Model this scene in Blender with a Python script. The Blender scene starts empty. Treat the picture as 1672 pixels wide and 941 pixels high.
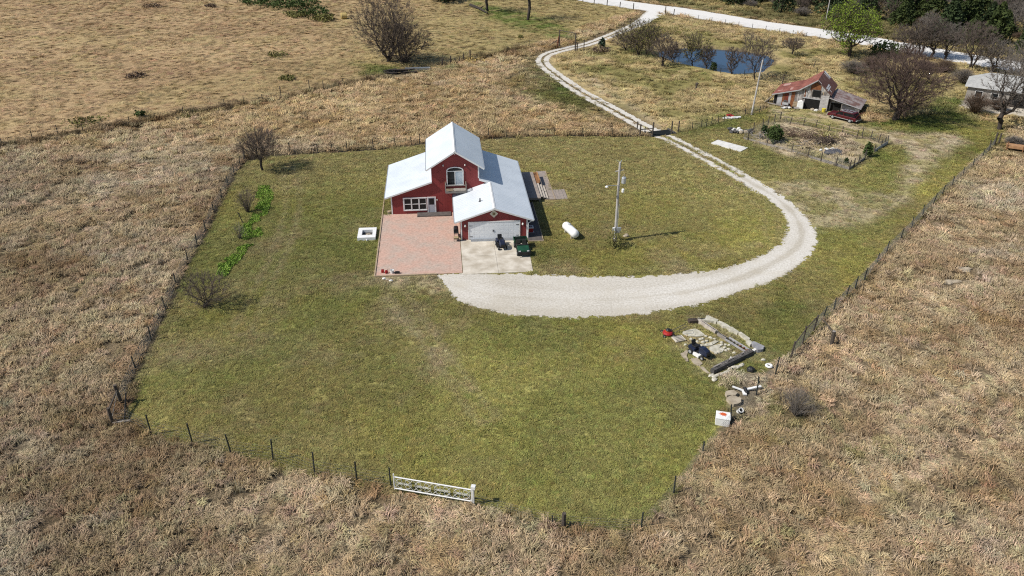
import bpy, math, random
import numpy as np
from mathutils import Vector, Matrix
R = math.radians
random.seed(7)
RNG = np.random.default_rng(11)
scene = bpy.context.scene
COL = scene.collection

# ------------------------------------------------------------------ camera
F_PX, PITCH, ROLL, CAM_H = 1266.97, 0.5157, 0.00668, 38.0
cam_data = bpy.data.cameras.new('camera')
cam = bpy.data.objects.new('camera', cam_data)
COL.objects.link(cam)
cam_data.sensor_width = 36.0
cam_data.lens = 36.0 * F_PX / 1672.0
cam_data.clip_start = 0.5
cam_data.clip_end = 6000
cam.location = (0, 0, CAM_H)
cam.rotation_euler = (Matrix.Rotation(math.pi / 2 - PITCH, 3, 'X') @ Matrix.Rotation(ROLL, 3, 'Z')).to_euler()
scene.camera = cam

CP, SP, CR, SR = math.cos(PITCH), math.sin(PITCH), math.cos(ROLL), math.sin(ROLL)
def at(px, py, z=0.0):
    """ground point (survey of the site) seen at a pixel of the photograph"""
    a, b = px - 836, -(py - 470.5)
    u, v = (a * CR - b * SR) / F_PX, (a * SR + b * CR) / F_PX
    d = (u, CP + v * SP, -SP + v * CP)
    t = (z - CAM_H) / d[2]
    return Vector((d[0] * t, d[1] * t, z))
def proj(x, y, z):
    dz = z - CAM_H
    w = y * CP - dz * SP
    u = F_PX * x / w
    v = F_PX * (y * SP + dz * CP) / w
    return 836 + u * CR + v * SR, 470.5 - (-u * SR + v * CR)
def hgt(p, py):
    lo, hi = 0.0, 35.0
    for _ in range(40):
        m = (lo + hi) / 2
        if proj(p.x, p.y, p.z + m)[1] > py: lo = m
        else: hi = m
    return lo
def ppm(p):
    return F_PX / (p.y * CP + CAM_H * SP)

# ------------------------------------------------------------------ world + sun
SUN_AZ, SUN_EL = R(18), R(46)
w = bpy.data.worlds.new('World'); scene.world = w
w.use_nodes = True
nt = w.node_tree
bg = nt.nodes.get('Background') or nt.nodes.new('ShaderNodeBackground')
sky = nt.nodes.new('ShaderNodeTexSky')
sky.sky_type = 'NISHITA'; sky.sun_disc = False
sky.sun_elevation = SUN_EL
sky.sun_rotation = R(-90) - SUN_AZ          # sun stands in the west, slightly behind the camera
sky.air_density = 1.0; sky.dust_density = 0.6; sky.ozone_density = 1.0
nt.links.new(sky.outputs[0], bg.inputs[0])
bg.inputs[1].default_value = 0.085
out = nt.nodes.get('World Output') or nt.nodes.new('ShaderNodeOutputWorld')
nt.links.new(bg.outputs[0], out.inputs[0])
sd = bpy.data.lights.new('sun', 'SUN'); sd.energy = 4.3; sd.angle = R(0.53); sd.color = (1.0, 0.945, 0.87)
so = bpy.data.objects.new('sun', sd); COL.objects.link(so)
tosun = Vector((-math.cos(SUN_EL) * math.cos(SUN_AZ), -math.cos(SUN_EL) * math.sin(SUN_AZ), math.sin(SUN_EL)))
so.rotation_euler = tosun.to_track_quat('Z', 'Y').to_euler()
so.location = (-60, 0, 80)
vs = scene.view_settings
vs.view_transform = 'Standard'; vs.look = 'None'; vs.gamma = 1.0; vs.exposure = 0.22; vs.use_curve_mapping = False
scene.cycles.use_denoising = False; scene.cycles.filter_width = 1.15
scene.cycles.max_bounces = 5; scene.cycles.diffuse_bounces = 2; scene.cycles.glossy_bounces = 2
scene.cycles.transmission_bounces = 2; scene.cycles.transparent_max_bounces = 8

# ------------------------------------------------------------------ materials
MATS = {}
def pm(name, c1, c2=None, scale=6.0, rough=0.75, metal=0.0, bump=0.0, bscale=None, detail=4.0, spec=0.3, stretch=(1, 1, 1), lo=0.35, hi=0.65, grooves=None):
    """procedural principled material: two colours mixed by noise, optional bump and parallel grooves (axis, per metre, strength)"""
    if name in MATS: return MATS[name]
    m = bpy.data.materials.new(name); m.use_nodes = True; MATS[name] = m
    n = m.node_tree.nodes; l = m.node_tree.links
    b = n['Principled BSDF']
    b.inputs['Roughness'].default_value = rough; b.inputs['Metallic'].default_value = metal
    b.inputs['Specular IOR Level'].default_value = spec
    tc = n.new('ShaderNodeTexCoord'); mp = n.new('ShaderNodeMapping'); mp.inputs['Scale'].default_value = stretch
    l.new(tc.outputs['Object'], mp.inputs['Vector'])
    nz = n.new('ShaderNodeTexNoise'); nz.inputs['Scale'].default_value = scale; nz.inputs['Detail'].default_value = detail
    l.new(mp.outputs[0], nz.inputs['Vector'])
    rp = n.new('ShaderNodeValToRGB')
    c2 = c2 or tuple(x * 0.8 for x in c1)
    rp.color_ramp.elements[0].position = lo; rp.color_ramp.elements[1].position = hi
    rp.color_ramp.elements[0].color = (*c1, 1); rp.color_ramp.elements[1].color = (*c2, 1)
    l.new(nz.outputs['Fac'], rp.inputs['Fac']); l.new(rp.outputs[0], b.inputs['Base Color'])
    h = None
    if bump:
        nb = n.new('ShaderNodeTexNoise'); nb.inputs['Scale'].default_value = bscale or scale * 4; nb.inputs['Detail'].default_value = 3
        l.new(mp.outputs[0], nb.inputs['Vector']); h = nb.outputs['Fac']
    if grooves:
        ax, per, st = grooves
        wv = n.new('ShaderNodeTexWave'); wv.wave_type = 'BANDS'; wv.bands_direction = ax; wv.wave_profile = 'SAW'
        wv.inputs['Scale'].default_value = per * 0.31416 / 2 if False else per / 3.1831 / 1.0
        l.new(tc.outputs['Object'], wv.inputs['Vector'])
        if h is None: h = wv.outputs['Fac']; bump = st
        else:
            ad = n.new('ShaderNodeMath'); ad.operation = 'ADD'; l.new(h, ad.inputs[0]); l.new(wv.outputs['Fac'], ad.inputs[1]); h = ad.outputs[0]
        # board joints show as thin darker lines in the surface itself
        rj = n.new('ShaderNodeValToRGB'); rj.color_ramp.elements[0].position = 0.0; rj.color_ramp.elements[0].color = (.62, .62, .62, 1)
        rj.color_ramp.elements[1].position = 0.12; rj.color_ramp.elements[1].color = (1, 1, 1, 1)
        l.new(wv.outputs['Fac'], rj.inputs['Fac'])
        mx = n.new('ShaderNodeMix'); mx.data_type = 'RGBA'; mx.blend_type = 'MULTIPLY'; mx.inputs['Factor'].default_value = st
        l.new(rp.outputs[0], mx.inputs[6]); l.new(rj.outputs[0], mx.inputs[7]); l.new(mx.outputs[2], b.inputs['Base Color'])
    if h is not None:
        bp = n.new('ShaderNodeBump'); bp.inputs['Strength'].default_value = bump; bp.inputs['Distance'].default_value = 0.02
        l.new(h, bp.inputs['Height']); l.new(bp.outputs[0], b.inputs['Normal'])
    return m

RED = pm('red_siding', (.205, .034, .034), (.262, .048, .046), .8, .55, grooves=('X', 3.3, .45))
WHITE = pm('white_paint', (.80, .80, .78), (.70, .70, .68), 3, .5)
ROOF = pm('white_metal_roof', (.655, .705, .745), (.58, .63, .67), .5, .36, spec=.5, grooves=('Y', 2.2, .5))
GLASS = pm('window_glass', (.008, .010, .012), (.018, .02, .022), 2, .12, spec=.25)
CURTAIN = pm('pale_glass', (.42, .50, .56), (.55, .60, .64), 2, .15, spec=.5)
GDOOR = pm('garage_door_white', (.86, .88, .89), (.80, .82, .83), 2, .5)
GREYWOOD = pm('grey_weathered_wood', (.30, .27, .24), (.20, .18, .16), 3, .85, bump=.3, stretch=(1, 1, 6))
DECKWOOD = pm('deck_boards', (.33, .28, .24), (.25, .21, .18), 2.5, .8, grooves=('X', 6.5, .6))
DARKWOOD = pm('dark_boards', (.13, .115, .105), (.085, .075, .07), 2.5, .85, grooves=('Y', 6.0, .6))
BROWNWOOD = pm('brown_wood', (.27, .14, .065), (.17, .085, .04), 4, .8)
TANWOOD = pm('tan_timber', (.42, .33, .22), (.30, .23, .15), 4, .85)
POSTWOOD = pm('post_wood', (.10, .082, .066), (.055, .045, .038), 6, .9)
TPOST = pm('steel_post', (.045, .055, .05), (.03, .034, .032), 6, .7)
WIRE = pm('fence_wire', (.20, .20, .19), (.12, .12, .115), 6, .6, metal=.2)
POLE = pm('weathered_pole', (.50, .48, .45), (.36, .34, .32), 5, .85, stretch=(1, 1, .2))
GALV = pm('galvanised_metal', (.55, .57, .58), (.42, .44, .46), 6, .4, metal=.5)
BLACK = pm('black_plastic', (.012, .012, .013), (.025, .025, .026), 6, .5)
RUBBER = pm('tyre_rubber', (.018, .018, .018), (.03, .03, .03), 8, .9)
CONC = pm('concrete', (.62, .57, .48), (.42, .37, .29), .9, .9, bump=.2, bscale=30, detail=8)
CONC2 = pm('pale_concrete', (.70, .69, .65), (.56, .55, .51), 2, .9, bump=.2, bscale=20)
STONE = pm('pale_stone', (.56, .53, .44), (.38, .36, .28), 2.5, .9, bump=.5, bscale=9)
TANSTONE = pm('tan_stone', (.42, .36, .27), (.30, .25, .18), 2.5, .9, bump=.5, bscale=9)
DARKSTONE = pm('dark_beam', (.05, .048, .045), (.10, .095, .09), 3, .9, bump=.4)
BARK = pm('bark', (.060, .048, .040), (.030, .025, .022), 5, .95)
TWIG = pm('twigs', (.155, .122, .10), (.105, .083, .068), 1, .95)
TWIGRED = pm('reddish_twigs', (.155, .105, .085), (.10, .070, .060), 1, .95)
TWIGGREY = pm('grey_twigs', (.20, .175, .15), (.14, .122, .106), 1, .95)
BUD = pm('willow_buds', (.19, .19, .045), (.13, .125, .035), 2, .9)
LEAFBRIGHT = pm('spring_leaves', (.19, .25, .028), (.12, .18, .018), 1.2, .8)
CEDAR = pm('cedar_foliage', (.046, .070, .024), (.024, .038, .014), .8, .9)
CEDAR2 = pm('olive_cedar_foliage', (.060, .080, .020), (.030, .046, .013), .8, .9)
BUSHG = pm('green_bush', (.070, .105, .026), (.040, .062, .017), 1.2, .9)
OLIVE = pm('olive_shrub', (.19, .18, .055), (.125, .12, .038), 2, .9)
BRUSHBROWN = pm('brown_brush', (.16, .11, .075), (.10, .07, .05), 2, .95)
RUST = pm('rusty_tin', (.30, .11, .08), (.15, .05, .035), 1.0, .7, grooves=('X', 2.0, .5), lo=.3, hi=.7)
RUST2 = pm('rust_brown_tin', (.13, .045, .03), (.20, .10, .075), 1.0, .7, grooves=('Y', 2.0, .5), lo=.3, hi=.7)
GREYTIN = pm('grey_tin', (.50, .50, .50), (.34, .33, .33), 1.5, .55, metal=.2)
PATCHTIN = pm('patchy_tin', (.30, .26, .25), (.17, .10, .085), .9, .7, grooves=('X', 2.0, .5), lo=.4, hi=.6)
BARNWOOD = pm('barn_boards', (.46, .43, .40), (.15, .13, .115), 1.1, .9, stretch=(2.2, 2.2, .7), lo=.40, hi=.62, grooves=('X', 5.0, .9))
RUSTWOOD = pm('rusty_boards', (.24, .10, .04), (.16, .055, .025), 2, .9, grooves=('X', 4.0, .6))
DARK = pm('dark_interior', (.008, .008, .008), (.015, .014, .013), 3, .95)
MAROON = pm('maroon_paint', (.085, .008, .013), (.065, .007, .011), 2, .3, spec=.5)
NAVY = pm('navy_paint', (.016, .024, .055), (.012, .016, .035), 2, .4, spec=.5)
GREENP = pm('tractor_green', (.014, .075, .035), (.010, .05, .025), 2, .4, spec=.5)
REDP = pm('red_plastic', (.36, .020, .020), (.28, .018, .018), 3, .5)
ORANGE = pm('orange_stain', (.62, .11, .025), (.50, .09, .03), 4, .7)
YELLOW = pm('yellow_plastic', (.62, .52, .06), (.52, .43, .06), 3, .6)
BEIGE = pm('beige_cloth', (.42, .32, .18), (.32, .24, .14), 4, .9)
TARP = pm('dark_tarp', (.05, .055, .065), (.10, .10, .11), 2, .7)
HAY = pm('hay', (.55, .42, .16), (.42, .31, .12), 5, .95, bump=.6)
GREYROOF = pm('grey_shingle', (.42, .42, .40), (.32, .32, .31), 1.5, .85)

# ------------------------------------------------------------------ mesh helpers
class MB:
    def __init__(s): s.v = []; s.f = []; s.m = []; s.mats = []
    def mi(s, mat):
        if mat not in s.mats: s.mats.append(mat)
        return s.mats.index(mat)
    def add(s, vs, fs, mat):
        o = len(s.v); i = s.mi(mat)
        s.v += [tuple(p) for p in vs]
        for f in fs: s.f.append([o + k for k in f]); s.m.append(i)
        return s
    def box(s, c, size, mat, rz=0, rx=0, ry=0):
        x, y, z = size[0] / 2, size[1] / 2, size[2] / 2
        M = Matrix.Rotation(rz, 3, 'Z') @ Matrix.Rotation(ry, 3, 'Y') @ Matrix.Rotation(rx, 3, 'X')
        vs = [Vector(c) + M @ Vector((a * x, b * y, d * z)) for d in (-1, 1) for b in (-1, 1) for a in (-1, 1)]
        return s.add(vs, [(0, 2, 3, 1), (4, 5, 7, 6), (0, 1, 5, 4), (2, 6, 7, 3), (0, 4, 6, 2), (1, 3, 7, 5)], mat)
    def bx(s, x0, x1, y0, y1, z0, z1, mat):
        return s.box(((x0 + x1) / 2, (y0 + y1) / 2, (z0 + z1) / 2), (x1 - x0, y1 - y0, z1 - z0), mat)
    def bar(s, p, q, wd, ht, mat):
        p, q = Vector(p), Vector(q); d = q - p
        if d.length < 1e-6: return s
        up = Vector((0, 0, 1)) if abs(d.normalized().z) < .98 else Vector((0, 1, 0))
        a = d.cross(up).normalized() * wd / 2; b = a.cross(d).normalized() * ht / 2
        vs = [p - a - b, p + a - b, p + a + b, p - a + b, q - a - b, q + a - b, q + a + b, q - a + b]
        return s.add(vs, [(3, 2, 1, 0), (4, 5, 6, 7), (0, 1, 5, 4), (1, 2, 6, 5), (2, 3, 7, 6), (3, 0, 4, 7)], mat)
    def tube(s, pts, radii, mat, n=6, cap=True):
        pts = [Vector(p) for p in pts]; rings = []
        if not isinstance(radii, (list, tuple)): radii = [radii] * len(pts)
        ref = None
        vs = []; fs = []
        for i, p in enumerate(pts):
            d = (pts[min(i + 1, len(pts) - 1)] - pts[max(i - 1, 0)])
            d = d.normalized() if d.length > 1e-9 else Vector((0, 0, 1))
            if ref is None: ref = Vector((1, 0, 0)) if abs(d.x) < .8 else Vector((0, 1, 0))
            a = d.cross(ref).normalized(); b = d.cross(a).normalized(); ref = -d.cross(a).cross(d).normalized() if False else ref
            for k in range(n):
                t = 2 * math.pi * k / n
                vs.append(p + (a * math.cos(t) + b * math.sin(t)) * radii[i])
        for i in range(len(pts) - 1):
            for k in range(n):
                k2 = (k + 1) % n
                fs.append((i * n + k, i * n + k2, (i + 1) * n + k2, (i + 1) * n + k))
        if cap: fs.append(tuple(range(n))[::-1]); fs.append(tuple((len(pts) - 1) * n + k for k in range(n)))
        return s.add(vs, fs, mat)
    def lathe(s, c, prof, mat, n=14, M=None):
        vs = []; fs = []
        for r, z in prof:
            for k in range(n):
                t = 2 * math.pi * k / n; v = Vector((r * math.cos(t), r * math.sin(t), z))
                vs.append(Vector(c) + (M @ v if M else v))
        for i in range(len(prof) - 1):
            for k in range(n):
                k2 = (k + 1) % n; fs.append((i * n + k, i * n + k2, (i + 1) * n + k2, (i + 1) * n + k))
        fs.append(tuple(range(n))[::-1]); fs.append(tuple((len(prof) - 1) * n + k for k in range(n)))
        return s.add(vs, fs, mat)
    def prism(s, poly, h0, h1, mat, axis='z'):
        """extrude a 2D polygon: axis z -> (x,y) polygon between z0,z1 ; axis y -> (x,z) polygon between y0,y1"""
        n = len(poly)
        if axis == 'z': vs = [(a, b, h0) for a, b in poly] + [(a, b, h1) for a, b in poly]
        elif axis == 'y': vs = [(a, h1, b) for a, b in poly] + [(a, h0, b) for a, b in poly]
        else: vs = [(h0, a, b) for a, b in poly] + [(h1, a, b) for a, b in poly]
        fs = [tuple(range(n))[::-1], tuple(range(n, 2 * n))] + [(k, (k + 1) % n, n + (k + 1) % n, n + k) for k in range(n)]
        return s.add(vs, fs, mat)
    def slab(s, q, th, mat):
        """a roof sheet: quad q (4 points, counter-clockwise from above) with thickness th below"""
        vs = [Vector(p) for p in q] + [Vector(p) - Vector((0, 0, th)) for p in q]
        n = len(q)
        return s.add(vs, [tuple(range(n)), tuple(range(n, 2 * n))[::-1]] + [(k, n + k, n + (k + 1) % n, (k + 1) % n) for k in range(n)], mat)
    def build(s, name, parent=None, smooth=False, bevel=0):
        me = bpy.data.meshes.new(name); me.from_pydata(s.v, [], s.f)
        for m in s.mats: me.materials.append(m)
        me.polygons.foreach_set('material_index', s.m)
        if smooth: me.polygons.foreach_set('use_smooth', [True] * len(s.f))
        me.update()
        o = bpy.data.objects.new(name, me); COL.objects.link(o)
        if parent: o.parent = parent
        if bevel:
            b = o.modifiers.new('bevel', 'BEVEL'); b.width = bevel; b.segments = 2; b.limit_method = 'ANGLE'
        return o
def np_mesh(name, verts, faces, mat, parent=None, smooth=False):
    """faces: (n,k) int array"""
    me = bpy.data.meshes.new(name)
    nf, k = faces.shape
    me.vertices.add(len(verts)); me.vertices.foreach_set('co', np.asarray(verts, np.float32).ravel())
    me.loops.add(nf * k); me.loops.foreach_set('vertex_index', faces.astype(np.int32).ravel())
    me.polygons.add(nf); me.polygons.foreach_set('loop_start', np.arange(0, nf * k, k, dtype=np.int32))
    me.polygons.foreach_set('loop_total', np.full(nf, k, np.int32))
    if smooth: me.polygons.foreach_set('use_smooth', np.ones(nf, bool))
    me.update(calc_edges=True); me.validate()
    if mat: me.materials.append(mat)
    o = bpy.data.objects.new(name, me)
    if parent: o.parent = parent
    return o
def tag(o, label=None, cat=None, group=None, kind=None):
    if label: o['label'] = label
    if cat: o['category'] = cat
    if group: o['group'] = group
    if kind: o['kind'] = kind
    return o
def thing(name, label, cat, loc=(0, 0, 0), rz=0, group=None):
    o = bpy.data.objects.new(name, None); COL.objects.link(o)
    o.location = loc; o.rotation_euler = (0, 0, rz); o.empty_display_size = .2
    return tag(o, label, cat, group)
def children(o): return [c for c in bpy.data.objects if c.parent == o]
KIDS = {}
def copy_tree(o, loc, rz=0, scale=None, label=None, group=None, kids=None):
    c = o.copy(); COL.objects.link(c); c.location = loc; c.rotation_euler = (0, 0, rz)
    if scale is not None: c.scale = scale if isinstance(scale, (tuple, list)) else (scale,) * 3
    if label: c['label'] = label
    if group: c['group'] = group
    def rec(a, b):
        for ch in list(a.children):
            d = ch.copy(); COL.objects.link(d); d.parent = b; rec(ch, d)
    rec(o, c)
    return c

# ------------------------------------------------------------------ 2D noise + polygons (numpy)
def vnoise(x, y, scale, seed=0):
    x = np.asarray(x) / scale; y = np.asarray(y) / scale
    xi = np.floor(x).astype(np.int64); yi = np.floor(y).astype(np.int64); fx = x - xi; fy = y - yi
    fx = fx * fx * (3 - 2 * fx); fy = fy * fy * (3 - 2 * fy)
    def h(a, b):
        n = (a * 374761393 + b * 668265263 + seed * 982451653) & 0xffffffff
        n = ((n ^ (n >> 13)) * 1274126177) & 0xffffffff
        return ((n ^ (n >> 16)) & 0xffff) / 65535.0
    return (h(xi, yi) * (1 - fx) + h(xi + 1, yi) * fx) * (1 - fy) + (h(xi, yi + 1) * (1 - fx) + h(xi + 1, yi + 1) * fx) * fy
def fbm(x, y, scale, seed=0, oct=3):
    t = 0; a = 1; s = 0
    for i in range(oct):
        t = t + a * vnoise(x, y, scale / 2 ** i, seed + i * 17); s += a; a *= .55
    return t / s
def sstep(a, b, x):
    t = np.clip((x - a) / (b - a), 0, 1); return t * t * (3 - 2 * t)
def wpoly(pts): return np.array([[at(*p).x, at(*p).y] for p in pts])
def sdist(poly, x, y):
    """signed distance to a polygon (positive inside)"""
    x = np.asarray(x, float); y = np.asarray(y, float)
    ins = np.zeros(x.shape, bool); best = np.full(x.shape, 1e18)
    n = len(poly)
    for i in range(n):
        ax, ay = poly[i]; bx_, by_ = poly[(i + 1) % n]
        cond = (ay > y) != (by_ > y)
        if ay != by_:
            ins ^= cond & (x < (bx_ - ax) * (y - ay) / (by_ - ay) + ax)
        dx, dy = bx_ - ax, by_ - ay; L = dx * dx + dy * dy + 1e-12
        t = np.clip(((x - ax) * dx + (y - ay) * dy) / L, 0, 1)
        best = np.minimum(best, (x - ax - t * dx) ** 2 + (y - ay - t * dy) ** 2)
    d = np.sqrt(best)
    return np.where(ins, d, -d)
def ldist(path, x, y):
    best = np.full(np.shape(x), 1e18)
    for i in range(len(path) - 1):
        ax, ay = path[i]; bx_, by_ = path[i + 1]; dx, dy = bx_ - ax, by_ - ay; L = dx * dx + dy * dy + 1e-12
        t = np.clip(((x - ax) * dx + (y - ay) * dy) / L, 0, 1)
        best = np.minimum(best, (x - ax - t * dx) ** 2 + (y - ay - t * dy) ** 2)
    return np.sqrt(best)
def smooth_path(pts, step=1.0):
    """Catmull-Rom through 2D points, resampled about every step metres"""
    P = [np.array(p, float) for p in pts]; P = [2 * P[0] - P[1]] + P + [2 * P[-1] - P[-2]]; out = []
    for i in range(1, len(P) - 2):
        k = max(2, int(np.linalg.norm(P[i + 1] - P[i]) / step))
        for j in range(k):
            t = j / k; a, b, c, d = P[i - 1:i + 3]
            out.append(.5 * (2 * b + (c - a) * t + (2 * a - 5 * b + 4 * c - d) * t * t + (3 * b - a - 3 * c + d) * t ** 3))
    out.append(P[-2]); return np.array(out)
# ------------------------------------------------------------------ site plan
LAWN = wpoly([(205, 690), (225, 612), (250, 556), (300, 440), (350, 345), (400, 263), (470, 252), (610, 246), (690, 237), (800, 228), (905, 223), (1045, 223), (1096, 219), (1160, 205), (1240, 183), (1262, 172), (1350, 184), (1420, 200), (1480, 190), (1560, 185), (1640, 205), (1648, 225), (1623, 239), (1571, 290), (1506, 354), (1447, 415), (1361, 510), (1291, 586), (1240, 610), (1175, 612), (1190, 640), (1180, 690), (1140, 750), (1095, 815), (1040, 868), (920, 862), (780, 830), (640, 802), (514, 778), (378, 746), (248, 714)])
FIELD = wpoly([(-500, 330), (0, 238), (150, 212), (300, 185), (460, 160), (560, 138), (640, 122), (720, 106), (768, 97), (865, 74), (920, 62), (960, 40), (1045, 18), (940, -2), (700, -90), (-500, -90)])
MEADOW = wpoly([(890, 97), (925, 85), (970, 72), (1060, 24), (1100, 27), (1370, 68), (1672, 118), (1800, 140), (1800, 215), (1640, 212), (1560, 185), (1350, 184), (1262, 172), (1160, 205), (1100, 222), (1000, 172), (930, 132), (893, 112)])
WOODS = wpoly([(1010, -2), (1110, 11), (1250, 34), (1360, 49), (1450, 64), (1560, 84), (1672, 99), (1900, 125), (1900, -90), (1010, -90)])
NGREEN = wpoly([(850, 92), (885, 92), (885, 112), (930, 140), (1000, 180), (1040, 208), (1010, 205), (930, 178), (860, 160), (820, 142), (850, 115)])
HEDGE = wpoly([(420, 305), (445, 304), (441, 333), (434, 360), (428, 390), (408, 403), (395, 425), (368, 455), (352, 450), (360, 430), (390, 408), (394, 370), (418, 345)])
LUSH = [(wpoly(p), k) for p, k in (
    ([(575, 104), (640, 108), (720, 106), (760, 108), (700, 120), (600, 122)], .7),
    ([(760, 0), (900, 30), (960, 70), (900, 60), (830, 45), (780, 22)], .8),
    ([(1020, 84), (1060, 86), (1090, 95), (1050, 94)], .9),
    ([(1410, 205), (1470, 190), (1560, 150), (1600, 170), (1580, 215), (1500, 222)], .75),
    ([(1150, 185), (1230, 180), (1260, 190), (1210, 215), (1120, 218)], .6),
    ([(885, 110), (960, 165), (930, 165), (880, 135)], .7),
    ([(1225, 225), (1300, 262), (1250, 275), (1190, 245)], .4),
    ([(1270, 470), (1330, 500), (1310, 530), (1240, 520)], .6),
    ([(1400, 250), (1480, 235), (1490, 250), (1420, 285)], .6),
    ([(310, 515), (350, 515), (345, 535), (300, 530)], .6),
    ([(1580, 250), (1620, 225), (1640, 235), (1600, 262)], .6),
    ([(1165, 535), (1200, 548), (1235, 568), (1225, 560)], .9),
    ([(870, 395), (930, 405), (900, 430), (870, 425)], .5))]
BARE = [(wpoly(p), k) for p, k in (
    ([(1270, 178), (1350, 192), (1405, 204), (1500, 222), (1560, 215), (1580, 235), (1520, 275), (1470, 330), (1440, 345), (1475, 285), (1485, 250), (1440, 222), (1340, 200), (1262, 190)], .8),
    ([(1240, 294), (1330, 292), (1450, 322), (1440, 360), (1340, 380), (1275, 325)], .6),
    ([(1215, 222), (1276, 198), (1445, 234), (1388, 275), (1300, 258)], .9),
    ([(1120, 520), (1150, 518), (1245, 575), (1165, 612), (1110, 575)], .4),
    ([(1260, 172), (1350, 186), (1400, 199), (1395, 206), (1330, 192), (1260, 182)], .8),
    ([(640, 470), (720, 560), (760, 640), (740, 640), (690, 560), (620, 475)], .28),
    ([(610, 448), (720, 450), (740, 480), (660, 475), (600, 460)], .5),
    ([(955, 120), (1060, 190), (1095, 215), (1080, 215), (1040, 190), (950, 130)], .6),
    ([(700, 420), (1000, 440), (1130, 445), (1290, 390), (1290, 370), (1130, 436), (900, 440)], .25))]
POND = wpoly([(1070, 81), (1095, 76), (1123, 74), (1176, 76), (1228, 82), (1262, 88), (1276, 97), (1268, 107), (1249, 118), (1225, 122), (1202, 122), (1170, 117), (1136, 109), (1105, 102), (1080, 92)])
# drive: centre line of the two wheel tracks, then the full gravel sweep
DRIVE = smooth_path(wpoly([(1068, 16), (1040, 39), (1000, 57), (960, 72), (925, 80), (897, 88), (886, 97), (893, 111), (940, 145), (1000, 179), (1060, 212), (1100, 230), (1150, 256), (1200, 283), (1245, 311)]), .7)
APRON = wpoly([(712, 449), (760, 446), (870, 449), (1000, 452), (1070, 450), (1130, 446), (1190, 437), (1235, 422), (1262, 407), (1281, 388), (1287, 368), (1278, 347), (1258, 329), (1228, 309), (1205, 292), (1222, 288), (1248, 303), (1280, 322), (1308, 345), (1326, 368), (1336, 392), (1330, 412), (1308, 432), (1270, 455), (1225, 473), (1160, 493), (1090, 507), (1020, 516), (950, 519), (880, 519), (830, 514), (785, 505), (745, 490)])
ROAD_C = smooth_path(wpoly([(700, -50), (880, -20), (975, 0), (1060, 12.5), (1105, 18), (1250, 42), (1368, 58.5), (1460, 75), (1560, 93), (1672, 111), (1800, 133)]), 2.0)
ROAD_W = 10.0
HX, HY, HTH = -14.322, 84.504, .0963
HC, HS = math.cos(HTH), math.sin(HTH)
def hw(x, y): return HX + HC * x - HS * y, HY + HS * x + HC * y
HOUSEFOOT = np.array([hw(*p) for p in ((-1.2, -15.5), (15.1, -15.6), (15.3, -8.6), (17.0, -8.6), (17.0, 2.2), (21.6, 2.9), (21.6, 6.1), (19.9, 6.1), (19.9, 12.6), (15.4, 12.6), (15.4, 10.5), (0, 10.5), (0, -.2), (-1.2, -.3))])
PEN = wpoly([(1213.5, 228), (1273.8, 196), (1448.8, 236), (1386, 278)])

TRACKS = [smooth_path(wpoly(q), 1.5) for q in ([(470, 275), (478, 330), (462, 400), (430, 470), (395, 540)], [(640, 470), (690, 540), (740, 610), (790, 680)], [(1300, 310), (1400, 330), (1470, 300), (1510, 250), (1520, 225)], [(1100, 235), (1180, 285), (1250, 340), (1262, 385)])]
TRAILS = [smooth_path(wpoly(q), 1.5) for q in ([(520, 960), (560, 905), (600, 860), (632, 815)], [(1440, 720), (1500, 668), (1560, 640), (1640, 612), (1700, 590)], [(-40, 430), (60, 400), (160, 372), (260, 350), (330, 318), (385, 262)], [(1300, 960), (1360, 880), (1450, 800), (1560, 745), (1700, 700)], [(440, 200), (540, 180), (660, 172), (800, 150)])]
def warp(x, y, a=1.6, s=5.0, seed=3):
    return x + (fbm(x, y, s, seed) - .5) * 2 * a, y + (fbm(x, y, s, seed + 50) - .5) * 2 * a
def mixc(a, b, t): return a * (1 - t[..., None]) + np.asarray(b) * t[..., None]
def zones(x, y):
    xw, yw = warp(x, y)
    xs, ys = warp(x, y, .45, 2.0, 9)
    z = {}
    z['lawn'] = sstep(-.12, .18, sdist(LAWN, x + (xs - x) * .6, y + (ys - y) * .6))
    z['field'] = sstep(-.6, .6, sdist(FIELD, xs, ys))
    z['meadow'] = sstep(-1.5, 1.5, sdist(MEADOW, xw, yw)) * (1 - z['lawn'])
    z['woods'] = sstep(-1.5, 1.5, sdist(WOODS, xw, yw))
    z['ngreen'] = sstep(-3, 3, sdist(NGREEN, xw, yw))
    z['tall'] = np.clip(1 - z['lawn'] - z['field'] - z['meadow'] - z['woods'], 0, 1)
    lush = np.zeros_like(x); bare = np.zeros_like(x)
    for p, k in LUSH: lush = np.maximum(lush, k * sstep(-2.0, 2.5, sdist(p, xw, yw)))
    for p, k in BARE: bare = np.maximum(bare, k * sstep(-1.2, 1.2, sdist(p, xw, yw)))
    z['lush'], z['bare'] = lush, bare
    z['hedge'] = sstep(-.4, .4, sdist(HEDGE, xs, ys))
    return z
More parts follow.
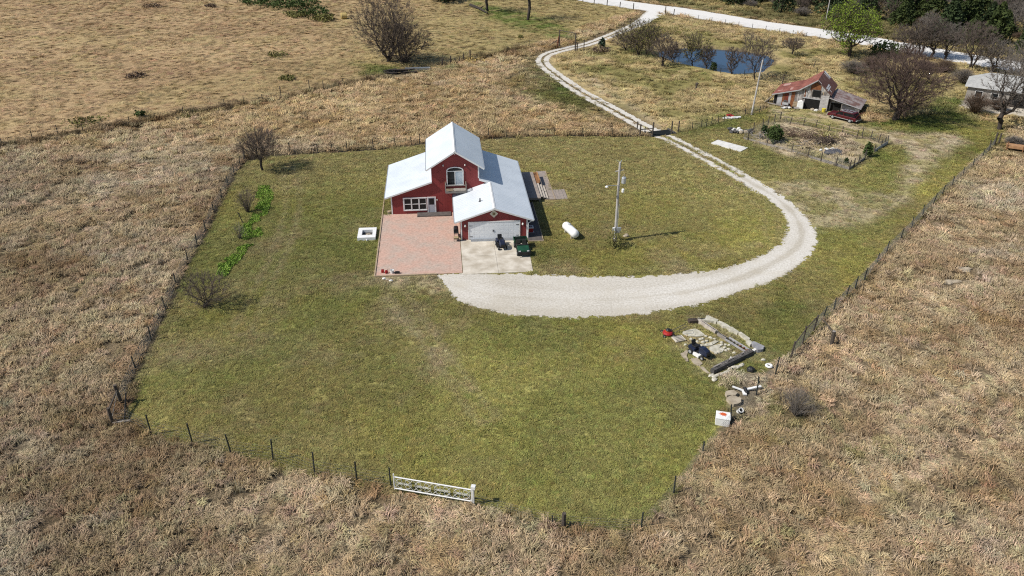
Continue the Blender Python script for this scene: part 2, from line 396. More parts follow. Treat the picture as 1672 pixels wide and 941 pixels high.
def colour(x, y, z):
    """colour of the sward at a place (real colour differences between lawn, dry grass, bare soil)"""
    n1 = fbm(x, y, 9, 1); n2 = fbm(x, y, 17, 2, 4); n3 = fbm(x, y, 5.5, 5); n4 = fbm(x, y, 28, 8); n5 = fbm(x, y, 2.2, 31, 2)
    lawn = mixc(np.broadcast_to(np.array([.285, .250, .088]), x.shape + (3,)), (.34, .305, .082), sstep(.40, .70, n1) * .8)
    lawn = mixc(lawn, (.205, .200, .064), sstep(.48, .74, n2) * .75)
    lawn = mixc(lawn, (.32, .26, .135), sstep(.52, .76, n3) * .55)
    lawn = mixc(lawn, (.275, .22, .12), sstep(.54, .75, n5) * .35)
    lawn = mixc(lawn, (.34, .315, .092), sstep(.48, .70, fbm(x, y, 21, 98, 2)) * .5)
    lawn = lawn * (.64 + .56 * fbm(x * .8 + y * .6, y * .8 - x * .6, 15, 87, 2))[..., None]
    lawn = mixc(lawn, (.180, .192, .054), sstep(.48, .66, fbm((x + y) * .5, (y - x) * 1.4, 16, 88, 2)) * .55)
    far = sstep(78, 105, y)
    lawn = mixc(lawn, (.31, .26, .11), far * sstep(.36, .62, n4) * .65)
    tall = mixc(np.broadcast_to(np.array([.445, .345, .215]), x.shape + (3,)), (.385, .290, .170), sstep(.45, .65, n1))
    tall = mixc(tall, (.49, .41, .29), sstep(.48, .68, n2) * .8)
    tall = mixc(tall, (.325, .230, .130), sstep(.56, .76, fbm(x, y, 6.5, 55)) * .75)
    se = sstep(3, 3.6, np.minimum(np.maximum(0, x - 8), 6) + 0) * 0 + sstep(-4, 1, -np.hypot((x - 14.5) / 1.25, y - 43) + 9)
    tall = mixc(tall, (.19, .185, .062), sstep(.46, .62, fbm(x, y, 1.3, 77)) * (.65 * se * sstep(.3, .6, fbm(x, y, 7, 78)) + .05))
    tall = tall * (.74 + .50 * fbm(x, y, 24, 97, 2))[..., None]
    gold = sstep(88, 125, y)
    tall = mixc(tall, (.52, .38, .19), gold * .55)
    field = mixc(np.broadcast_to(np.array([.425, .305, .165]), x.shape + (3,)), (.36, .25, .135), sstep(.35, .7, n2))
    field = mixc(field, (.31, .255, .105), sstep(-65, 5, x + (n4 - .5) * 50) * .75)
    field = mixc(field, (.37, .30, .13), sstep(.55, .7, n1) * .3)
    mead = mixc(np.broadcast_to(np.array([.43, .335, .165]), x.shape + (3,)), (.235, .205, .078), sstep(.42, .64, n1))
    mead = mixc(mead, (.46, .365, .18), sstep(.55, .7, n3) * .6)
    woods = mixc(np.broadcast_to(np.array([.33, .27, .12]), x.shape + (3,)), (.16, .14, .06), sstep(.4, .6, n1))
    c = lawn * z['lawn'][..., None] + tall * z['tall'][..., None] + field * z['field'][..., None] + mead * z['meadow'][..., None] + woods * z['woods'][..., None]
    s = z['lawn'] + z['tall'] + z['field'] + z['meadow'] + z['woods']
    c = c / np.maximum(s, .3)[..., None]
    c = mixc(c, (.135, .130, .038), z['ngreen'] * (.45 + .5 * sstep(.4, .6, n3)) * (1 - z['lawn']))
    c = mixc(c, (.085, .135, .022), z['lush'] * (.35 + .65 * sstep(.35, .6, n5)))
    trk = np.minimum.reduce([np.abs(ldist(q, x, y) - .8) for q in TRACKS]); tw_ = sstep(.55, .15, trk + (fbm(x, y, 1.6, 91) - .5) * .5) * z['lawn']
    c = mixc(c, (.36, .29, .17), tw_ * .28)
    c = mixc(c, (.45, .365, .25), z['bare'] * (.35 + .65 * sstep(.36, .6, n5)))
    return c

# ------------------------------------------------------------------ ground sheet
def axis(lo, hi, step, far):
    a = np.arange(lo, hi + step / 2, step); g = []; d = step
    v = hi
    while v < far: d *= 1.35; v += d; g.append(v)
    h = []; d = step; v = lo
    while v > -far: d *= 1.35; v -= d; h.append(v)
    return np.concatenate([np.array(h[::-1]), a, np.array(g)])
gx = axis(-135, 150, .55, 2600); gy_ = axis(22, 262, .55, 2600)
X, Y = np.meshgrid(gx, gy_)
pd = sdist(POND, X, Y) + (fbm(X, Y, 7, 41) - .5) * 3.2 - .5
Z = np.where(pd > -4, -1.9 * sstep(-1.0, 3.0, pd) + .35 * np.exp(-((pd + 2.5) / 1.6) ** 2) * (pd < -.5), 0)
BX0, BX1, BY0, BY1 = -160, 175, 15, 300
big = (X > BX0) & (X < BX1) & (Y > BY0) & (Y < BY1)
zn = zones(X, Y)
gc = colour(X, Y, zn)
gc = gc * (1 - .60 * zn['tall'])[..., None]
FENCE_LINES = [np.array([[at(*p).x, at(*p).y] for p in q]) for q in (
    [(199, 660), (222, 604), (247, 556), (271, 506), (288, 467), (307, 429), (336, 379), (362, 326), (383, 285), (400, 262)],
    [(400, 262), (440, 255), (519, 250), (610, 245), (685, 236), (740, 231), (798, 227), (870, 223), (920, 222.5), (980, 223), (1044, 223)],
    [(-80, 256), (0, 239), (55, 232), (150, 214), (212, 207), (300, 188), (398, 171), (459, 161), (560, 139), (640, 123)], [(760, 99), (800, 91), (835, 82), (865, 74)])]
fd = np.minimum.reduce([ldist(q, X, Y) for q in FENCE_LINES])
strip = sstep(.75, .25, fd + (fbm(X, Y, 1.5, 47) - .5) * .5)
gc = mixc(gc, (.055, .046, .032), strip)                                    # shade along the fence lines painted into the ground colour as a dark band
gc = mixc(gc, (.20, .155, .085), sstep(-1.6, -.3, pd) * (.4 + .6 * sstep(.3, .6, fbm(X, Y, 2.5, 43))))
hills = sstep(330, 1500, np.hypot(X, Y - 100)) * 14 * fbm(X, Y, 420, 4)
Z = Z + hills
V = np.stack([X, Y, Z], -1).reshape(-1, 3)
nx, ny = len(gx), len(gy_)
ii = np.arange(nx * ny).reshape(ny, nx)
FQ = np.stack([ii[:-1, :-1], ii[:-1, 1:], ii[1:, 1:], ii[1:, :-1]], -1).reshape(-1, 4)
gm = bpy.data.materials.new('sward'); gm.use_nodes = True
n = gm.node_tree.nodes; l = gm.node_tree.links; b = n['Principled BSDF']; b.inputs['Roughness'].default_value = .95; b.inputs['Specular IOR Level'].default_value = .1
an = n.new('ShaderNodeAttribute'); an.attribute_name = 'sward'
geo = n.new('ShaderNodeNewGeometry')
def gnoise(scale, det, lo, hi, a, bb, dist=0.0):
    q = n.new('ShaderNodeTexNoise'); q.inputs['Scale'].default_value = scale; q.inputs['Detail'].default_value = det; q.inputs['Distortion'].default_value = dist
    l.new(geo.outputs['Position'], q.inputs['Vector'])
    mr = n.new('ShaderNodeMapRange'); mr.inputs[1].default_value = lo; mr.inputs[2].default_value = hi; mr.inputs[3].default_value = a; mr.inputs[4].default_value = bb
    l.new(q.outputs['Fac'], mr.inputs[0]); return mr.outputs[0], q.outputs['Fac']
m1, f1 = gnoise(3.4, 6, .32, .68, .50, 1.48, 1.8)
m2, f2 = gnoise(.75, 3, .3, .7, .82, 1.18)
mm = n.new('ShaderNodeMath'); mm.operation = 'MULTIPLY'; l.new(m1, mm.inputs[0]); l.new(m2, mm.inputs[1])
vm = n.new('ShaderNodeVectorMath'); vm.operation = 'SCALE'; l.new(an.outputs['Color'], vm.inputs[0]); l.new(mm.outputs[0], vm.inputs['Scale'])
l.new(vm.outputs[0], b.inputs['Base Color'])
bp = n.new('ShaderNodeBump'); bp.inputs['Strength'].default_value = .9; bp.inputs['Distance'].default_value = .12; l.new(f1, bp.inputs['Height']); l.new(bp.outputs[0], b.inputs['Normal'])
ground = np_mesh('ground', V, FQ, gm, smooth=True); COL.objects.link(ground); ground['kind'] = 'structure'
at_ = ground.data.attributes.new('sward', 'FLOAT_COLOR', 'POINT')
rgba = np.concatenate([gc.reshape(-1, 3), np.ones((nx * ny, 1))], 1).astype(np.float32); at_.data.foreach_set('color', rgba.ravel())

# pond water
MATW = bpy.data.materials.new('pond_water'); MATW.use_nodes = True
n = MATW.node_tree.nodes; l = MATW.node_tree.links; b = n['Principled BSDF']
b.inputs['Base Color'].default_value = (.022, .055, .11, 1); b.inputs['Roughness'].default_value = .10; b.inputs['IOR'].default_value = 1.26
q = n.new('ShaderNodeTexNoise'); q.inputs['Scale'].default_value = 1.6; q.inputs['Detail'].default_value = 3
bp = n.new('ShaderNodeBump'); bp.inputs['Strength'].default_value = .12; bp.inputs['Distance'].default_value = .05
l.new(q.outputs['Fac'], bp.inputs['Height']); l.new(bp.outputs[0], b.inputs['Normal'])
cx, cy = POND.mean(0)
mb = MB(); mb.add([((p[0] - cx) * 1.05 + cx, (p[1] - cy) * 1.10 + cy, -.42) for p in POND], [tuple(range(len(POND)))], MATW)
pond = mb.build('pond_water'); pond['kind'] = 'structure'

# gravel
def gravel(name, c1, c2, c3):
    m = bpy.data.materials.new(name); m.use_nodes = True
    n = m.node_tree.nodes; l = m.node_tree.links; b = n['Principled BSDF']; b.inputs['Roughness'].default_value = .95; b.inputs['Specular IOR Level'].default_value = .1
    geo = n.new('ShaderNodeNewGeometry')
    a = n.new('ShaderNodeTexNoise'); a.inputs['Scale'].default_value = 5; a.inputs['Detail'].default_value = 7; a.inputs['Roughness'].default_value = .75
    c = n.new('ShaderNodeTexNoise'); c.inputs['Scale'].default_value = .45; c.inputs['Detail'].default_value = 4
    l.new(geo.outputs['Position'], a.inputs['Vector']); l.new(geo.outputs['Position'], c.inputs['Vector'])
    r = n.new('ShaderNodeValToRGB'); r.color_ramp.elements[0].position = .33; r.color_ramp.elements[1].position = .62
    r.color_ramp.elements[0].color = (*c2, 1); r.color_ramp.elements[1].color = (*c1, 1); l.new(a.outputs['Fac'], r.inputs['Fac'])
    r2 = n.new('ShaderNodeValToRGB'); r2.color_ramp.elements[0].position = .50; r2.color_ramp.elements[1].position = .70
    r2.color_ramp.elements[0].color = (0, 0, 0, 1); r2.color_ramp.elements[1].color = (.6, .6, .6, 1); l.new(c.outputs['Fac'], r2.inputs['Fac'])
    mx = n.new('ShaderNodeMix'); mx.data_type = 'RGBA'; l.new(r2.outputs[0], mx.inputs['Factor']); l.new(r.outputs[0], mx.inputs[6]); mx.inputs[7].default_value = (*c3, 1)
    wa = n.new('ShaderNodeAttribute'); wa.attribute_name = 'wear'
    m3 = n.new('ShaderNodeMix'); m3.data_type = 'RGBA'; m3.blend_type = 'MULTIPLY'; l.new(wa.outputs['Fac'], m3.inputs['Factor']); l.new(mx.outputs[2], m3.inputs[6]); m3.inputs[7].default_value = (.74, .71, .65, 1)
    l.new(m3.outputs[2], b.inputs['Base Color'])
    bp = n.new('ShaderNodeBump'); bp.inputs['Strength'].default_value = .6; bp.inputs['Distance'].default_value = .05; l.new(a.outputs['Fac'], bp.inputs['Height']); l.new(bp.outputs[0], b.inputs['Normal'])
    return m
GRAV = gravel('white_gravel', (.70, .67, .61), (.44, .41, .35), (.56, .52, .44))
GRAV2 = gravel('road_gravel', (.74, .73, .70), (.60, .58, .54), (.64, .62, .58))
def normals2(path):
    t = np.gradient(path, axis=0); t /= np.linalg.norm(t, axis=1)[:, None] + 1e-9
    return np.stack([-t[:, 1], t[:, 0]], 1)
def ribbon(path, off, half, z, jit, nacross=3, seed=1):
    nn = normals2(path); k = nacross; V = []
    e = (fbm(path[:, 0], path[:, 1], 1.3, seed) - .5) * 2 * jit; e2 = (fbm(path[:, 0], path[:, 1], 1.3, seed + 9) - .5) * 2 * jit
    for j in range(k):
        t = -1 + 2 * j / (k - 1)
        o = off + t * half + np.where(t < 0, -t * e, t * e2)
        p = path + nn * np.asarray(o)[:, None]
        V.append(np.concatenate([p, np.full((len(p), 1), z + (.02 if 0 < j < k - 1 else 0))], 1))
    V = np.stack(V, 1); m = len(path)
    ii = np.arange(m * k).reshape(m, k)
    Fq = np.stack([ii[:-1, :-1], ii[:-1, 1:], ii[1:, 1:], ii[1:, :-1]], -1).reshape(-1, 4)[:, ::-1]
    return V.reshape(-1, 3), Fq
def flat_poly(name, poly, z, mat, jit=.12, step=.35, seed=2):
    pts = []
    for i in range(len(poly)):
        a, b_ = poly[i], poly[(i + 1) % len(poly)]; k = max(1, int(np.linalg.norm(b_ - a) / step))
        for j in range(k): pts.append(a + (b_ - a) * j / k)
    pts = np.array(pts); nn = normals2(np.concatenate([pts, pts[:1]]))[:-1]
    pts = pts + nn * ((fbm(pts[:, 0], pts[:, 1], 1.0, seed) - .5) * 2 * jit)[:, None]
    mb = MB(); f = list(range(len(pts))); mb.add([(p[0], p[1], z) for p in pts], [f], mat)
    o = mb.build(name)
    import bmesh
    bm = bmesh.new(); bm.from_mesh(o.data); bmesh.ops.triangulate(bm, faces=bm.faces)
    for fc in bm.faces:
        if fc.normal.z < 0: fc.normal_flip()
    bm.to_mesh(o.data); bm.free()
    return o
def gravel_cells(name, inside, wear, box, cell, z, mat):
    """gravel spread in small cells: dense inside, thinning to loose patches at its edge; wear (0 ruts .. 1 loose crown) tints the stones"""
    x0, x1, y0, y1 = box; xs = np.arange(x0, x1, cell); ys = np.arange(y0, y1, cell); XX, YY = np.meshgrid(xs, ys); cx, cy = XX + cell / 2, YY + cell / 2
    k = inside(cx, cy); cx, cy = XX[k], YY[k]; n_ = len(cx)
    V = np.stack([np.stack([cx + dx, cy + dy, np.full(n_, z)], 1) for dx, dy in ((0, 0), (cell, 0), (cell, cell), (0, cell))], 1).reshape(-1, 3)
    o = np_mesh(name, V, np.arange(4 * n_).reshape(-1, 4), mat); COL.objects.link(o); o['kind'] = 'structure'
    wv = wear(V[:, 0], V[:, 1]); a_ = o.data.attributes.new('wear', 'FLOAT', 'POINT'); a_.data.foreach_set('value', wv.astype(np.float32)); return o
AP = np.array(smooth_path(np.vstack([APRON, APRON[:1]]), 1.0))
APC = smooth_path(wpoly([(730, 462), (790, 480), (880, 489), (1000, 489), (1120, 477), (1210, 454), (1280, 420), (1308, 392), (1302, 360), (1270, 325), (1225, 298), (1200, 283)]), .8)
def in_apron(x, y):
    o = np.zeros(x.shape, bool); d = sdist(AP, x, y); e = (vnoise(x, y, .30, 5) - .5) * .7 + (fbm(x, y, 2.2, 6) - .5) * .9
    o = d > e + .02; return o
def wear_ap(x, y):
    d = ldist(APC, x, y) + (fbm(x, y, 3, 15) - .5) * .7; narrow = sstep(12, 19, x)
    rut = np.exp(-((d - .95) / .38) ** 2); cr = sstep(.45, .1, d) * .8 + sstep(1.5, 2.2, d) * .75
    return np.clip(.16 + cr * (.25 + .45 * narrow) - .20 * rut * (.25 + .75 * narrow) + (fbm(x, y, 6, 19) - .5) * .9 + .22 * (1 - narrow), 0, 1)
gravel_cells('gravel_drive', in_apron, wear_ap, (AP[:, 0].min() - 1, AP[:, 0].max() + 1, AP[:, 1].min() - 1, AP[:, 1].max() + 1), .14, .024, GRAV)
def in_tracks(x, y):
    o = np.zeros(x.shape, bool); near = (np.abs(x - np.interp(y, DRIVE[::-1, 1], DRIVE[::-1, 0])) < 14)
    xx, yy = x[near], y[near]; d = np.abs(ldist(DRIVE, xx, yy) - .82); e = .58 + (vnoise(xx, yy, .35, 8) - .5) * .32 + (fbm(xx, yy, 3, 9) - .5) * .30
    o[near] = (d < e) & (sdist(AP, xx, yy) < .1); return o
gravel_cells('driveway', in_tracks, lambda x, y: np.clip(.08 + (fbm(x, y, 2.5, 21) - .5) * .7, 0, 1), (DRIVE[:, 0].min() - 2, DRIVE[:, 0].max() + 2, DRIVE[:, 1].min() - 1, DRIVE[:, 1].max() + 1), .17, .018, GRAV)
vr, fr = ribbon(ROAD_C, 0, ROAD_W / 2, .03, .35, 5); road = np_mesh('gravel_road', vr, fr, GRAV2); COL.objects.link(road); road['kind'] = 'structure'
mouth = flat_poly('driveway_mouth', wpoly([(1034, 45), (1050, 27), (1060, 18), (1108, 21), (1086, 24), (1068, 32), (1050, 44)]), .036, GRAV2, .3); mouth['kind'] = 'structure'
# ------------------------------------------------------------------ the red house (local frame: x along the front, y to the back)
house = thing('red_house', 'red barn style house with white metal roofs and raised middle tower', 'house', (HX, HY, 0), HTH)
D = 10.5; GY = -7.63; GX0, GX1, GR = 7.94, 15.33, 11.645; XL, XR, XA = 4.89, 10.415, 7.654
HE, HL, HT, HA, GH, GE = 2.485, 4.144, 6.015, 7.781, 3.858, 2.574
gs = (GH - GE) / (GX1 - GR); HR = GH + gs * (GR - XR); OV = .22
T = .13
sl = (HL - HE) / XL; st = (HA - HT) / (XA - XL)
mb = MB(); mb.prism([(0, 0), (GX1, 0), (GX1, GE - T), (XR, HR - T), (XR, HT - T), (XA, HA - T), (XL, HT - T), (XL, HL - T), (0, HE - T)], 0, D, RED, 'y')
mb.build('wall', house)
mb = MB(); mb.prism([(GX0, 0), (GX1, 0), (GX1, GE - T), (GR, GH - T), (GX0, GE - T)], GY, -.003, RED, 'y'); mb.build('garage_wall', house)
# roofs
def roof(name, q, parent=house, edge=True):
    m = MB(); m.slab(q, .10, ROOF); o = m.build(name, parent)
    return o
x0 = -.68
r1 = roof('roof', [(x0, -OV, HE + sl * x0), (XL, -OV, HL), (XL, D + OV, HL), (x0, D + OV, HE + sl * x0)])
xe = GX1 + .66; ze = GE - gs * .66
r2 = roof('roof', [(XR, -OV, HR), (GR, -OV, GH), (GR, GY - OV, GH), (xe, GY - OV, ze), (xe, D + OV, ze), (XR, D + OV, HR)])
xg = GX0 - .66
r3 = roof('garage_roof', [(xg, GY - OV, ze), (GR, GY - OV, GH), (GR, -.004, GH), (xg, -.004, ze)])
ot = .61; zt = HT - st * ot
r4 = roof('tower_roof', [(XL - ot, -OV - .1, zt), (XA, -OV - .1, HA), (XA, D + OV, HA), (XL - ot, D + OV, zt)])
r5 = roof('tower_roof', [(XA, -OV - .1, HA), (XR + ot, -OV - .1, zt), (XR + ot, D + OV, zt), (XA, D + OV, HA)])
# ridge caps, fascias, gutters
mb = MB()
mb.slab([(XA - .16, -OV - .14, HA - .16 * st + .03), (XA, -OV - .14, HA + .035), (XA, D + OV + .03, HA + .035), (XA - .16, D + OV + .03, HA - .16 * st + .03)], .02, WHITE)
mb.slab([(XA, -OV - .14, HA + .035), (XA + .16, -OV - .14, HA - .16 * st + .03), (XA + .16, D + OV + .03, HA - .16 * st + .03), (XA, D + OV + .03, HA + .035)], .02, WHITE)
mb.build('ridge_cap', r4)
mb = MB()
mb.slab([(GR - .16, GY - OV - .03, GH - .16 * gs + .03), (GR, GY - OV - .03, GH + .035), (GR, -OV - .02, GH + .035), (GR - .16, -OV - .02, GH - .16 * gs + .03)], .02, WHITE)
mb.slab([(GR, GY - OV - .03, GH + .035), (GR + .16, GY - OV - .03, GH - .16 * gs + .03), (GR + .16, -OV - .02, GH - .16 * gs + .03), (GR, -OV - .02, GH + .035)], .02, WHITE)
mb.build('ridge_cap', r3)
mb = MB()      # fascia boards under the roof edges
def fas(p, q): MB().bar(p, q, .03, .17, WHITE).build('fascia', house)
yf = -OV - .018
fas((x0, yf, HE + sl * x0 - .10), (XL, yf, HL - .10)); fas((XR, yf, HR - .10), (GR, yf, GH - .10))
yg = GY - OV - .018
fas((xg, yg, ze - .10), (GR, yg, GH - .10)); fas((GR, yg, GH - .10), (xe, yg, ze - .10))
yt = -OV - .118
fas((XL - ot, yt, zt - .10), (XA, yt, HA - .10)); fas((XA, yt, HA - .10), (XR + ot, yt, zt - .10))
yb = D + OV + .018
fas((x0, yb, HE + sl * x0 - .10), (XL, yb, HL - .10)); fas((XL - ot, yb, zt - .10), (XA, yb, HA - .10)); fas((XA, yb, HA - .10), (XR + ot, yb, zt - .10)); fas((XR, yb, HR - .10), (xe, yb, ze - .10))
MB().bar((x0 - .05, -OV, HE + sl * x0 - .07), (x0 - .05, D + OV, HE + sl * x0 - .07), .1, .11, GALV).build('gutter', house)
MB().bar((xe + .05, GY - OV, ze - .07), (xe + .05, D + OV, ze - .07), .1, .11, GALV).build('gutter', house)
MB().bar((xg - .05, GY - OV, ze - .07), (xg - .05, -.1, ze - .07), .1, .11, GALV).build('gutter', house)
MB().bar((XL - ot - .04, -OV, zt - .07), (XL - ot - .04, D + OV, zt - .07), .08, .1, GALV).build('gutter', house)
MB().bar((XR + ot + .04, -OV, zt - .07), (XR + ot + .04, D + OV, zt - .07), .08, .1, GALV).build('gutter', house)
mb = MB(); mb.tube([(GX1 + .6, GY - .12, ze - .14), (GX1 + .09, GY - .06, ze - .42), (GX1 + .07, GY - .05, .05)], .045, WHITE); mb.build('downspout', house)
mb = MB(); mb.tube([(xg + .05, -.15, ze - .14), (GX0 - .10, -.10, ze - .35), (GX0 - .10, -.10, .05)], .045, WHITE); mb.build('downspout', house)
mb = MB()
def corner(x, y, z0, z1, dx, dy): MB().bx(x - (.02 if dx < 0 else .12), x + (.12 if dx < 0 else .02), y - .02, y + .12, z0, z1, WHITE).build('corner_trim', house)
corner(0, 0, 0, HE - T - .02, -1, -1); corner(GX0, GY, 0, GE - T - .02, -1, -1); corner(GX1, GY, 0, GE - T - .02, 1, -1)
corner(XR, 0, HR + .03, HT - T - .1, 1, -1); MB().bx(XL - .02, XL + .10, -.022, .1, HL + .02, HT - T - .1, RED).build('corner_trim', house)
# triple window and entry door in the main front
def sash_window(x0, x1, z0, z1, y, parent):
    m = MB(); w_ = .065
    m.bx(x0, x0 + w_, y - .07, y, z0, z1, WHITE); m.bx(x1 - w_, x1, y - .07, y, z0, z1, WHITE)
    m.bx(x0 + w_, x1 - w_, y - .07, y, z0, z0 + w_, WHITE); m.bx(x0 + w_, x1 - w_, y - .07, y, z1 - w_, z1, WHITE)
    zm = (z0 + z1) / 2; m.bx(x0 + w_, x1 - w_, y - .058, y, zm - .035, zm + .035, WHITE)
    f = m.build('window', parent)
    m = MB(); m.bx(x0 + w_, x1 - w_, y - .022, y - .004, z0 + w_, z1 - w_, GLASS); m.build('pane', f)
    return f
for k in range(3):
    sash_window(1.50 + k * .885, 1.50 + k * .885 + .875, .55, 2.03, 0, house)
mb = MB(); mb.bx(1.40, 4.20, -.09, 0, 2.032, 2.13, WHITE); mb.bx(1.40, 4.20, -.10, 0, .46, .548, WHITE); mb.bx(1.40, 1.498, -.08, 0, .549, 2.031, WHITE); mb.build('window_trim', house)
dr = MB(); dr.bx(4.24, 4.34, -.08, 0, .08, 2.14, WHITE); dr.bx(5.16, 5.26, -.08, 0, .08, 2.14, WHITE); dr.bx(4.34, 5.16, -.08, 0, 2.06, 2.14, WHITE); dr.build('door_frame', house)
dr = MB(); dr.bx(4.342, 5.158, -.05, 0, .08, 2.058, pm('grey_storm_door', (.46, .48, .52), (.42, .44, .48), 2, .4)); d_ = dr.build('door', house)
m = MB(); m.bx(4.46, 5.04, -.062, -.051, 1.18, 1.95, GLASS); m.build('pane', d_)
m = MB(); m.bx(5.06, 5.10, -.10, -.051, 1.0, 1.14, GALV); m.build('handle', d_)
m = MB(); m.bx(3.0, 7.0, -1.05, -.02, .055, .19, DARKWOOD); m.build('doorstep', house, bevel=.01)
# arched sliding door in the tower
XS0, XS1, ZS0, ZS1, ZA = 6.62, 8.62, 3.47, 5.28, 5.80
def arch(x0, x1, z1, za, n=14):
    cx = (x0 + x1) / 2; rx = (x1 - x0) / 2
    return [(cx + rx * math.cos(math.pi * k / n), z1 + (za - z1) * math.sin(math.pi * k / n) ** .8) for k in range(n + 1)]
outer = [(XS0, ZS0)] + [(XS1, ZS0)] + arch(XS0, XS1, ZS1, ZA)
inner = [(XS0 + .11, ZS0 + .11), (XS1 - .11, ZS0 + .11)] + arch(XS0 + .11, XS1 - .11, ZS1, ZA - .11)
m = MB(); no = len(outer)
vs_ = [(a, -.075, b_) for a, b_ in outer] + [(a, -.075, b_) for a, b_ in inner] + [(a, 0, b_) for a, b_ in outer] + [(a, 0, b_) for a, b_ in inner]
fs_ = []
for k in range(no):
    k2 = (k + 1) % no
    fs_ += [(k, k2, no + k2, no + k), (2 * no + k, k, k2, 2 * no + k2)[::1], (no + k, no + k2, 3 * no + k2, 3 * no + k)]
m.add(vs_, fs_, WHITE)
m.bx(XS0 + .11, XS1 - .11, -.065, -.002, ZS1 - .05, ZS1 + .03, WHITE); m.bx(7.56, 7.66, -.06, -.002, ZS0 + .11, ZS1 - .05, WHITE)
sd_ = m.build('sliding_door', house)
m = MB(); m.bx(XS0 + .11, 7.56, -.03, -.006, ZS0 + .11, ZS1 - .05, GLASS); m.build('pane', sd_)
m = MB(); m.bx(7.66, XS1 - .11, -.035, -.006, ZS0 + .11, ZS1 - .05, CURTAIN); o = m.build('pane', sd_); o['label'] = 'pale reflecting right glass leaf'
m = MB(); m.prism([(XS0 + .11, ZS1 + .03)] + [(XS1 - .11, ZS1 + .03)] + arch(XS0 + .11, XS1 - .11, ZS1 + .03, ZA - .11)[1:-1], -.03, -.006, GLASS, 'y'); m.build('arched_pane', sd_)
# balcony
bal = MB(); bal.bx(6.42, 8.88, -1.0, -.01, 3.02, 3.10, GREYWOOD); b_o = bal.build('balcony', house)
m = MB()
for x in (6.45, 8.85):
    m.bx(x - .05, x + .05, -1.0, -.90, 3.102, 3.95, GREYWOOD)
    m.bx(x - .045, x + .045, -.11, -.02, 3.102, 3.98, TANWOOD)
    m.bx(x - .03, x + .03, -.899, -.112, 3.84, 3.92, GREYWOOD)
    for j in range(5): m.bx(x - .02, x + .02, -.78 + j * .15, -.74 + j * .15, 3.102, 3.84, GREYWOOD)
m.bx(6.52, 8.78, -.985, -.925, 3.80, 3.90, GREYWOOD); m.bx(6.52, 8.78, -.975, -.935, 3.20, 3.28, GREYWOOD)
m.build('railing', b_o)
m = MB(); m.bx(6.54, 7.32, -1.02, -.988, 3.22, 3.50, TANWOOD); m.bx(7.42, 8.76, -1.02, -.988, 3.22, 3.54, pm('pale_panel', (.55, .48, .40), (.42, .36, .29), 4, .8)); m.build('front_panel', b_o)
m = MB(); m.bar((6.6, -.9, 3.0), (6.6, -.03, 2.5), .08, .08, GREYWOOD); m.bx(6.44, 8.86, -.98, -.90, 2.90, 3.018, GREYWOOD); m.build('bracket', b_o)
# lamps
LAMP = pm('lamp_white', (.75, .73, .68), (.68, .66, .6), 3, .3)
def walllamp(x, y, z, k=1.0):
    m = MB(); m.lathe((x, y - .09, z), [(.02, .11 * k), (.07 * k, .06 * k), (.075 * k, -.06 * k), (.03, -.10 * k)], LAMP, 8); m.bx(x - .05, x + .05, y - .05, y, z - .05 * k, z + .12 * k, GALV); m.build('wall_lamp', house)
walllamp(8.42, GY, 1.80, 1.4); walllamp(14.80, GY, 1.80, 1.4); walllamp(6.27, 0, 6.0); walllamp(8.80, 0, 6.0); walllamp(XA, 0, 7.35, .8); walllamp(5.42, 0, 1.75, .8)
# garage door
m = MB(); m.bx(8.86, 14.40, GY - .03, GY + .0, .10, 2.12, GDOOR)
gd = m.build('garage_door', house)
m = MB()
for r_ in range(4):
    for c_ in range(10):
        xa_ = 8.90 + c_ * .548; za_ = .13 + r_ * .495
        m.bx(xa_ + .035, xa_ + .513, GY - .035, GY - .031, za_ + .03, za_ + .455, GDOOR)
m.build('raised_panels', gd)
for x, z in ((8.89, 1.72), (8.89, .42), (14.05, 1.72), (14.05, .42)):
    m = MB(); m.bx(x, x + .33, GY - .054, GY - .044, z, z + .06, BLACK); m.build('hinge', gd)
m = MB(); m.bx(11.46, 11.50, GY - .075, GY - .044, .95, 1.22, BLACK); m.bx(11.56, 11.60, GY - .075, GY - .044, .95, 1.22, BLACK); m.bx(11.45, 11.61, GY - .06, GY - .044, 1.05, 1.10, BLACK); m.build('handle', gd)
m = MB(); m.bx(8.74, 8.858, GY - .06, GY, 0, 2.24, WHITE); m.bx(14.402, 14.52, GY - .06, GY, 0, 2.24, WHITE); m.bx(8.858, 14.402, GY - .06, GY, 2.122, 2.24, WHITE); m.build('door_frame', house)
m = MB(); m.prism([(GY - .55, .068), (GY - .03, .10), (GY - .03, .068)], 9.0, 14.3, pm('grey_threshold', (.22, .23, .24), (.17, .18, .19), 3, .8), 'x'); m.build('threshold', house)
